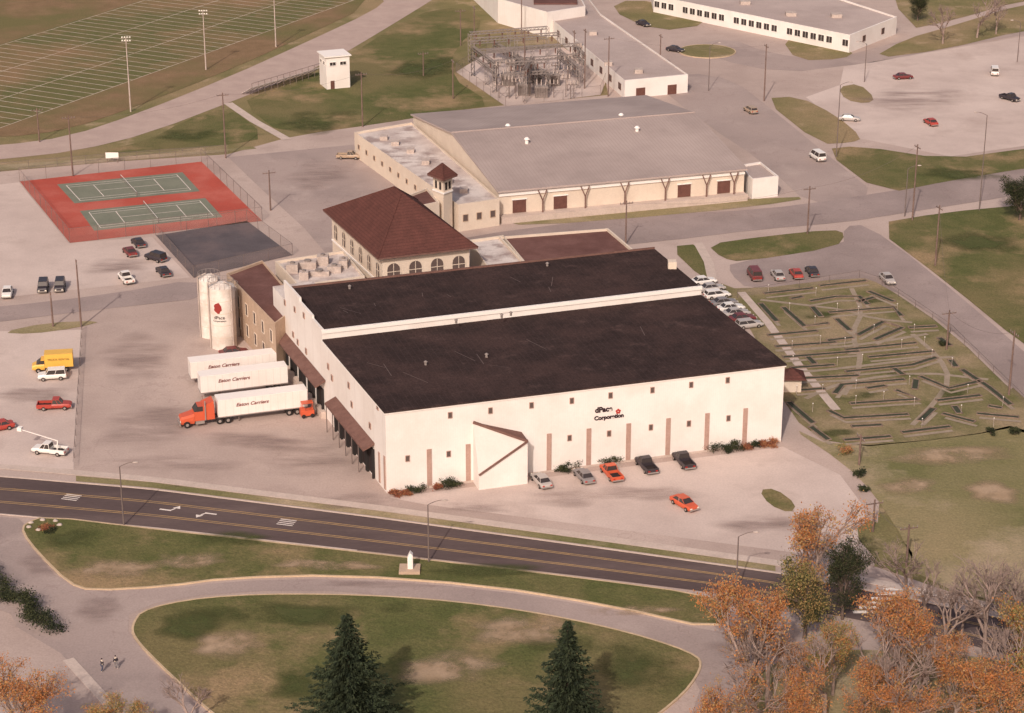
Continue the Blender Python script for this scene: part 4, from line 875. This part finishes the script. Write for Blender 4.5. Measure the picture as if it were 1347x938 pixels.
# ---------- people
def person(u,v,shirt,pants,rot,lab):
    p=W(u,v);p.z=.1;T=thing('person',lab,'person',p,None,rot)
    def sk(name,vs,es,rs,m,sub=1):
        me=bpy.data.meshes.new(name);me.from_pydata(vs,es,[]);me.materials.append(M(m));o=part(T,name,me);md=o.modifiers.new('s','SKIN')
        for i,r in enumerate(rs):me.skin_vertices[0].data[i].radius=(r,r)
        me.skin_vertices[0].data[0].use_root=True
        o.modifiers.new('u','SUBSURF').levels=sub;o.modifiers['u'].render_levels=sub;return o
    vs=[(0,0,.95),(0,0,1.2),(0,0,1.42),(0,0,1.52),(.02,0,1.66),(0,.19,1.4),(.04,.26,1.12),(.14,.27,.9),(0,-.19,1.4),(-.04,-.26,1.12),(.02,-.28,.88),(0,.1,.9),(.12,.11,.5),(.05,.11,.06),(.2,.12,.04),(0,-.1,.9),(-.08,-.11,.5),(-.25,-.11,.08),(-.12,-.12,.03)]
    es=[(0,1),(1,2),(2,3),(3,4),(2,5),(5,6),(6,7),(2,8),(8,9),(9,10),(0,11),(11,12),(12,13),(13,14),(0,15),(15,16),(16,17),(17,18)]
    sk('body',vs,es,[.15,.14,.14,.06,.1,.06,.045,.03,.06,.045,.03,.09,.065,.045,.04,.09,.065,.045,.04],'cream')
    sk('jacket',[(0,0,.9),(0,0,1.2),(0,0,1.42),(0,.2,1.4),(.04,.27,1.12),(.12,.28,.95),(0,-.2,1.4),(-.04,-.27,1.12),(.01,-.29,.93)],[(0,1),(1,2),(2,3),(3,4),(4,5),(2,6),(6,7),(7,8)],[.18,.17,.17,.085,.07,.055,.085,.07,.055],shirt)
    sk('trousers',[(0,0,.95),(0,.1,.88),(.12,.11,.5),(.05,.11,.1),(0,-.1,.88),(-.08,-.11,.5),(-.25,-.11,.12)],[(0,1),(1,2),(2,3),(0,4),(4,5),(5,6)],[.16,.11,.085,.07,.11,.085,.07],pants)
    m=MB();m.blob((0,0,1.73),.11,.1,.1,'ink',8,5);part(T,'hair',m)
person(135,884,'paint_dark','paint_blue',.8,'person in dark jacket walking on the sidewalk');person(153,880,'paint_dark','paint_grey',2.2,'person in dark clothes standing by drive')
# ---------- vegetation
def leaves(mb,centres,n,sig,size,mats,flat=.8):
    k=len(centres);C=np.array([tuple(c) for c in centres]);idx=rng.integers(0,k,n)
    P_=C[idx]+rng.normal(0,1,(n,3))*np.array([sig,sig,sig*flat])
    P_[:,2]=np.maximum(P_[:,2],.15)
    a=rng.normal(0,1,(n,3));a/=np.linalg.norm(a,axis=1)[:,None];b=rng.normal(0,1,(n,3));b=np.cross(a,b);b/=np.linalg.norm(b,axis=1)[:,None]
    s=size*rng.uniform(.6,1.4,n)[:,None]*.5
    q=np.stack([P_-a*s,P_-b*s*.7,P_+a*s,P_+b*s*.7],1).reshape(-1,3)
    cm=rng.integers(0,len(mats),k);mi=cm[idx];r=rng.random(n)<.35;mi=np.where(r,rng.integers(0,len(mats),n),mi)
    base=len(mb.v);mb.v+= [tuple(x) for x in q];ids=[mb.mi(m) for m in mats]
    mb.f+=[(base+4*i,base+4*i+1,base+4*i+2,base+4*i+3) for i in range(n)];mb.m+=[ids[j] for j in mi];mb.sm+=[False]*n
def grow(mb,p,d,L,r,depth,tips,bark,spread=.6,mids=None):
    q=p+d*L; mb.cyl(p,q,r,r*.68,5 if depth>1 else 3,bark,True,False)
    if depth==0: tips.append(q);return
    if mids is not None and depth<=3: tips.append(p.lerp(q,.6))
    n=random.choice([2,3,3]) if depth>1 else 3
    for k in range(n):
        v=Vector((random.gauss(0,1),random.gauss(0,1),random.gauss(.1,.6))).normalized()
        nd=(d+v*spread).normalized(); 
        if nd.z<-.1: nd.z=.05;nd.normalize()
        grow(mb,p.lerp(q,random.uniform(.6,1.)),nd,L*random.uniform(.62,.85),r*.66,depth-1,tips,bark,spread,mids)
def treemesh(H,depth,bark,leafmats=None,n=4000,sig=.8,size=.34,spread=.6,trunk=.2,fill=70,rw=.33):
    tm=MB();tips=[];random_dir=Vector((random.uniform(-.08,.08),random.uniform(-.08,.08),1)).normalized()
    L0=H*trunk; grow(tm,Vector((0,0,-.1)),random_dir,L0,H*.018,depth,tips,bark,spread,mids=True)
    zmax=max(t.z for t in tips);s=H/(zmax+.3)
    tm.v=[(a*s,b*s,c*s) for a,b,c in tm.v];tips=[t*s for t in tips]
    cm=None
    if leafmats:
        for k in range(fill):
            v=Vector((random.gauss(0,1),random.gauss(0,1),random.gauss(0,1))).normalized()*random.uniform(.5,1.)
            zc=.54+.38*v.z; c=Vector((v.x*rw*H*(1.15-.6*(zc-.3)),v.y*rw*H*(1.15-.6*(zc-.3)),zc*H)); tips+=[c]*2
            tm.cyl((c.x*.25,c.y*.25,c.z*.65),c,.05,.02,3,bark,True,False)
            for q_ in range(3):
                e=c+Vector((random.gauss(0,.6),random.gauss(0,.6),random.uniform(.1,.9)));tm.cyl(c.lerp(Vector((0,0,c.z*.8)),.2),e,.025,.01,3,bark,True,False)
        cm=MB();leaves(cm,tips,n,sig,size,leafmats)
    return tm.mesh('trunk'),cm.mesh('crown') if cm else None
def tree(u,v,vt,lab,spec,grp,name='tree',wide=1.):
    p=W(u,v);H=zat(p,vt);tm,cm=spec;T=thing(name,lab,'tree',p,grp,random.uniform(0,6.28))
    T.scale=(H/10.*wide,H/10.*wide,H/10.);part(T,'trunk',tm)
    if cm:part(T,'crown',cm)
    return T
S={}
S['orange']=[treemesh(10,5,'bare',['leaf_orange','leaf_orange','leaf_gold','leaf_rust'],9000,.36,.17,fill=45,rw=.25) for _ in range(2)]
S['rust']=[treemesh(10,5,'bare',['leaf_rust','leaf_orange','leaf_orange','leaf_gold'],6500,.36,.17,fill=45,rw=.25) for _ in range(2)]
S['gold']=[treemesh(10,5,'bare',['leaf_gold','leaf_olive','leaf_olive','leaf_orange'],8000,.36,.18,fill=45,rw=.25)]
S['olive']=[treemesh(10,5,'bark',['leaf_olive','leaf_green','leaf_gold'],13000,.4,.2,rw=.26)]
S['green']=[treemesh(10,5,'bark',['leaf_green','leaf_deep'],14000,.42,.2,rw=.28)]
S['thin']=[treemesh(10,5,'bare',['leaf_orange','leaf_gold','leaf_rust'],4200,.36,.17,.4,fill=26,rw=.2)]
S['bare']=[treemesh(10,6,'bare',None,spread=.62,trunk=.22) for _ in range(3)]
tg='autumn trees by the road junction'
for i,(u,v,vt,k,lab,wd) in enumerate(((985,925,768,'orange','dense orange leaved autumn tree',.8),(1068,800,652,'thin','tall thinly leaved orange autumn tree',.95),(1058,840,735,'olive','yellow green tree beside the road',.85),(1108,815,715,'green','dark green leaved tree near the road',.75),
   (1178,925,788,'orange','broad orange autumn tree',.9),(1130,970,858,'rust','rusty brown autumn tree',.85),(1255,965,850,'orange','bright orange autumn tree',.9),(1315,985,862,'rust','rusty autumn tree with mixed leaves',.9),(1052,1000,882,'orange','orange leafy autumn tree',.85),(1350,920,795,'gold','golden brown autumn tree',.9),(965,1010,890,'rust','reddish brown autumn tree',.85),(1200,1015,895,'orange','orange rust coloured autumn tree',.85),
   (1095,915,812,'gold','olive and orange leafed tree',.75),(1380,970,850,'gold','golden autumn tree leaning over road',1.),(28,985,872,'orange','orange leaved tree by the drive',1.),(160,985,915,'gold','small yellow green tree',1.1),(1235,915,812,'thin','thin rust orange leafed tree',.9),(1033,925,830,'thin','airy rust tree with yellow tints',.8))):
    s=S[k];tree(u,v,vt,lab,s[i%len(s)],tg,wide=wd)
for i,(u,v,vt) in enumerate(((1215,815,728),(1295,860,732),(1190,790,700),(1265,835,755),(1240,58,2),(1285,50,-10),(1310,45,-5),(1330,870,770),(250,960,895),(1320,850,745),(1240,860,760),(1345,840,730),(1150,925,805),(1010,930,800),(1085,950,830),(1280,940,815),(1210,960,835),(1335,960,840),(1060,760,690),(1170,990,850),(1000,990,860))):
    tree(u,v,vt,'bare leafless tree with fine pale branches',S['bare'][i%3],'bare leafless trees',wide=1.)
tree(1341,290,235,'dark evergreen leafy tree on grass',S['green'][0],'dark green trees',wide=1.2);tree(1207,28,-8,'dark evergreen tree beside the school',S['green'][0],'dark green trees',wide=1.)
def spruce(H,wf_,lean):
    t=MB();t.cyl((0,0,0),(0,0,H*.97),.24,.03,8,'bark');c=MB();z=H*.05
    V=[];Fc=[];Mi=[];ids=[c.mi('needle'),c.mi('needle_dark')]
    lev=0
    while z<H*.985:
        R=(1-z/H)**.9*H*wf_*random.uniform(.82,1.15)+.15;n=max(5,int(7+R*1.2))
        for k in range(n):
            t_=2*math.pi*(k+random.random()*.9)/n+lev*.7;rr=R*random.choice([.5,.7,.9,1.,1.1,1.25]);steps=max(3,int(rr/.24));droop=random.uniform(.12,.34);wid=random.uniform(.22,.42)
            for s in range(1,steps+1):
                f=s/steps;r=rr*f;zz=z-r*droop+f*f*.3*rr*.5
                for _ in range(4):
                    w=random.uniform(.09,.2);off=random.gauss(0,wid*(1.15-f)*.9+.07);x=r*math.cos(t_)-off*math.sin(t_);y=r*math.sin(t_)+off*math.cos(t_);zq=zz+random.gauss(0,.07)-abs(off)*.25
                    ta=t_+(.7 if off>0 else -.7)*random.uniform(.4,1.2)
                    dx,dy=math.cos(ta),math.sin(ta);l=random.uniform(.2,.46)
                    b=len(V);side=random.gauss(0,.09)
                    V+=[(x-dy*w*.5,y+dx*w*.5,zq-.05+side),(x+dy*w*.5,y-dx*w*.5,zq-.05-side),(x+dx*l,y+dy*l,zq-.1+random.uniform(-.1,.12)),(x-dx*.1,y-dy*.1,zq+.1)]
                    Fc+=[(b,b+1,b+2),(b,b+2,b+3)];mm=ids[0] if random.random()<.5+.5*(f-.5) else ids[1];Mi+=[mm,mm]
        z+=.40+.14*(1-z/H);lev+=1
    c.v=V;c.f=Fc;c.m=Mi;c.sm=[False]*len(Fc)
    return t.mesh('trunk'),c.mesh('crown')
for u,v,vt,wf_ in((461,975,808,.42),(745,985,818,.34)):
    p=W(u,v);H=zat(p,vt);a,b=spruce(H,wf_,0);T=thing('spruce_tree','tall dark green conical spruce on the lawn','tree',V2(p,.1),'spruce trees on the lawn');part(T,'trunk',a);part(T,'crown',b)
def shrub(u,v,w,h,mats,lab,n=900):
    p=W(u,v);m=MB();cs=[Vector((random.gauss(0,w*.22),random.gauss(0,w*.2),random.uniform(.15,.6)*h)) for _ in range(9)]
    leaves(m,cs,n,w*.12,.18,mats,.6);t=MB()
    for c in cs[:5]:t.cyl((0,0,0),c,.05,.02,4,'bark')
    T=thing('shrub',lab,'shrub',V2(p,.05),'shrubs around the buildings');part(T,'stem',t);part(T,'foliage',m)
G=['leaf_green','leaf_deep'];Rr=['leaf_red','leaf_rust']
for u,v,w,h,mm in((520,652,2,1.1,Rr),(532,651,1.8,1.0,Rr),(549,648,2.6,1.6,G),(586,640,3.,2.2,G),(598,640,2,1.2,G),(576,643,1.8,1.,Rr),(750,618,2.8,1.8,G),(741,620,2,1.2,G),(803,611,2.8,1.9,G),(945,594,3.2,2.2,G),(963,591,2.8,2.0,G),(955,593,2.2,1.6,G),(980,591,2.4,1.0,Rr),(992,588,2.4,1.2,G),(1003,588,2.4,1.,Rr),(1016,586,2.6,1.3,Rr),(1130,627,2.2,1.7,G),(1112,598,2.6,2.6,['leaf_olive','leaf_rust']),(1136,646,1.6,1.1,G),(1333,572,2,1.8,G),(1304,572,1.6,1.4,G),(63,696,2.2,.8,Rr),(70,700,1.8,.6,G),(1240,455,1.6,1.,G)):
    shrub(u,v,w,h,mm,'rounded '+('reddish' if mm is Rr else 'green')+' shrub on bare ground edge')
pts=pxl([(-40,735),(0,772),(35,805),(70,832)]);m=MB();cs=[]
for i in range(len(pts)-1):
    for k in range(14):cs.append(pts[i].lerp(pts[i+1],k/14)+Vector((random.gauss(0,.5),random.gauss(0,.5),random.uniform(.3,1.8))))
leaves(m,cs,11000,.55,.22,G,.7);T=thing('hedge','dense dark green clipped hedge beside the drive','hedge',(0,0,0));part(T,'foliage',m);t=MB()
for c in cs[::3]:t.cyl((c.x,c.y,0),c,.06,.02,4,'bark')
part(T,'stem',t)
p=W(58,692)
for k in range(7):
    q=p+Vector((2.2*math.cos(k*.9),1.6*math.sin(k*.9),.15));m=MB(q);m.blob(q,.45,.35,.3,'stone',7,5,.12);solo('boulder',m,'small pale boulder edging a flower bed','rock',q,'boulders around flower bed')
# ---------- camera, light, world
cam=bpy.data.cameras.new('camera');co=bpy.data.objects.new('camera',cam);link(co);co.location=(0,0,HC);co.rotation_euler=(math.pi/2-PT,0,0)
cam.sensor_width=36;cam.lens=F/1347*36;cam.clip_end=6000;cam.clip_start=1;scene.camera=co
el=math.radians(36);sd=Vector((-.25,-.97,0)).normalized()
sun=bpy.data.lights.new('sun','SUN');sun.energy=2.9;sun.angle=math.radians(.9);sun.color=(1,.895,.80);so=bpy.data.objects.new('sun',sun);link(so)
dirn=Vector((sd.x*math.cos(el),sd.y*math.cos(el),math.sin(el)));so.rotation_euler=dirn.to_track_quat('Z','Y').to_euler();so.location=(0,0,200)
w=bpy.data.worlds.new('World');scene.world=w;w.use_nodes=True;nt=w.node_tree;sky=nt.nodes.new('ShaderNodeTexSky');sky.sky_type='NISHITA';sky.sun_disc=False
sky.sun_elevation=el;sky.sun_rotation=math.atan2(sd.x,sd.y);sky.dust_density=4.
mx=nt.nodes.new('ShaderNodeMix');mx.data_type='RGBA';mx.blend_type='MULTIPLY';mx.inputs[0].default_value=1.;mx.inputs[7].default_value=(1.10,.94,.86,1)
nt.links.new(sky.outputs[0],mx.inputs[6]);nt.links.new(mx.outputs[2],nt.nodes['Background'].inputs[0]);nt.nodes['Background'].inputs[1].default_value=.13
scene.view_settings.view_transform='Standard';scene.view_settings.look='None';scene.view_settings.exposure=0
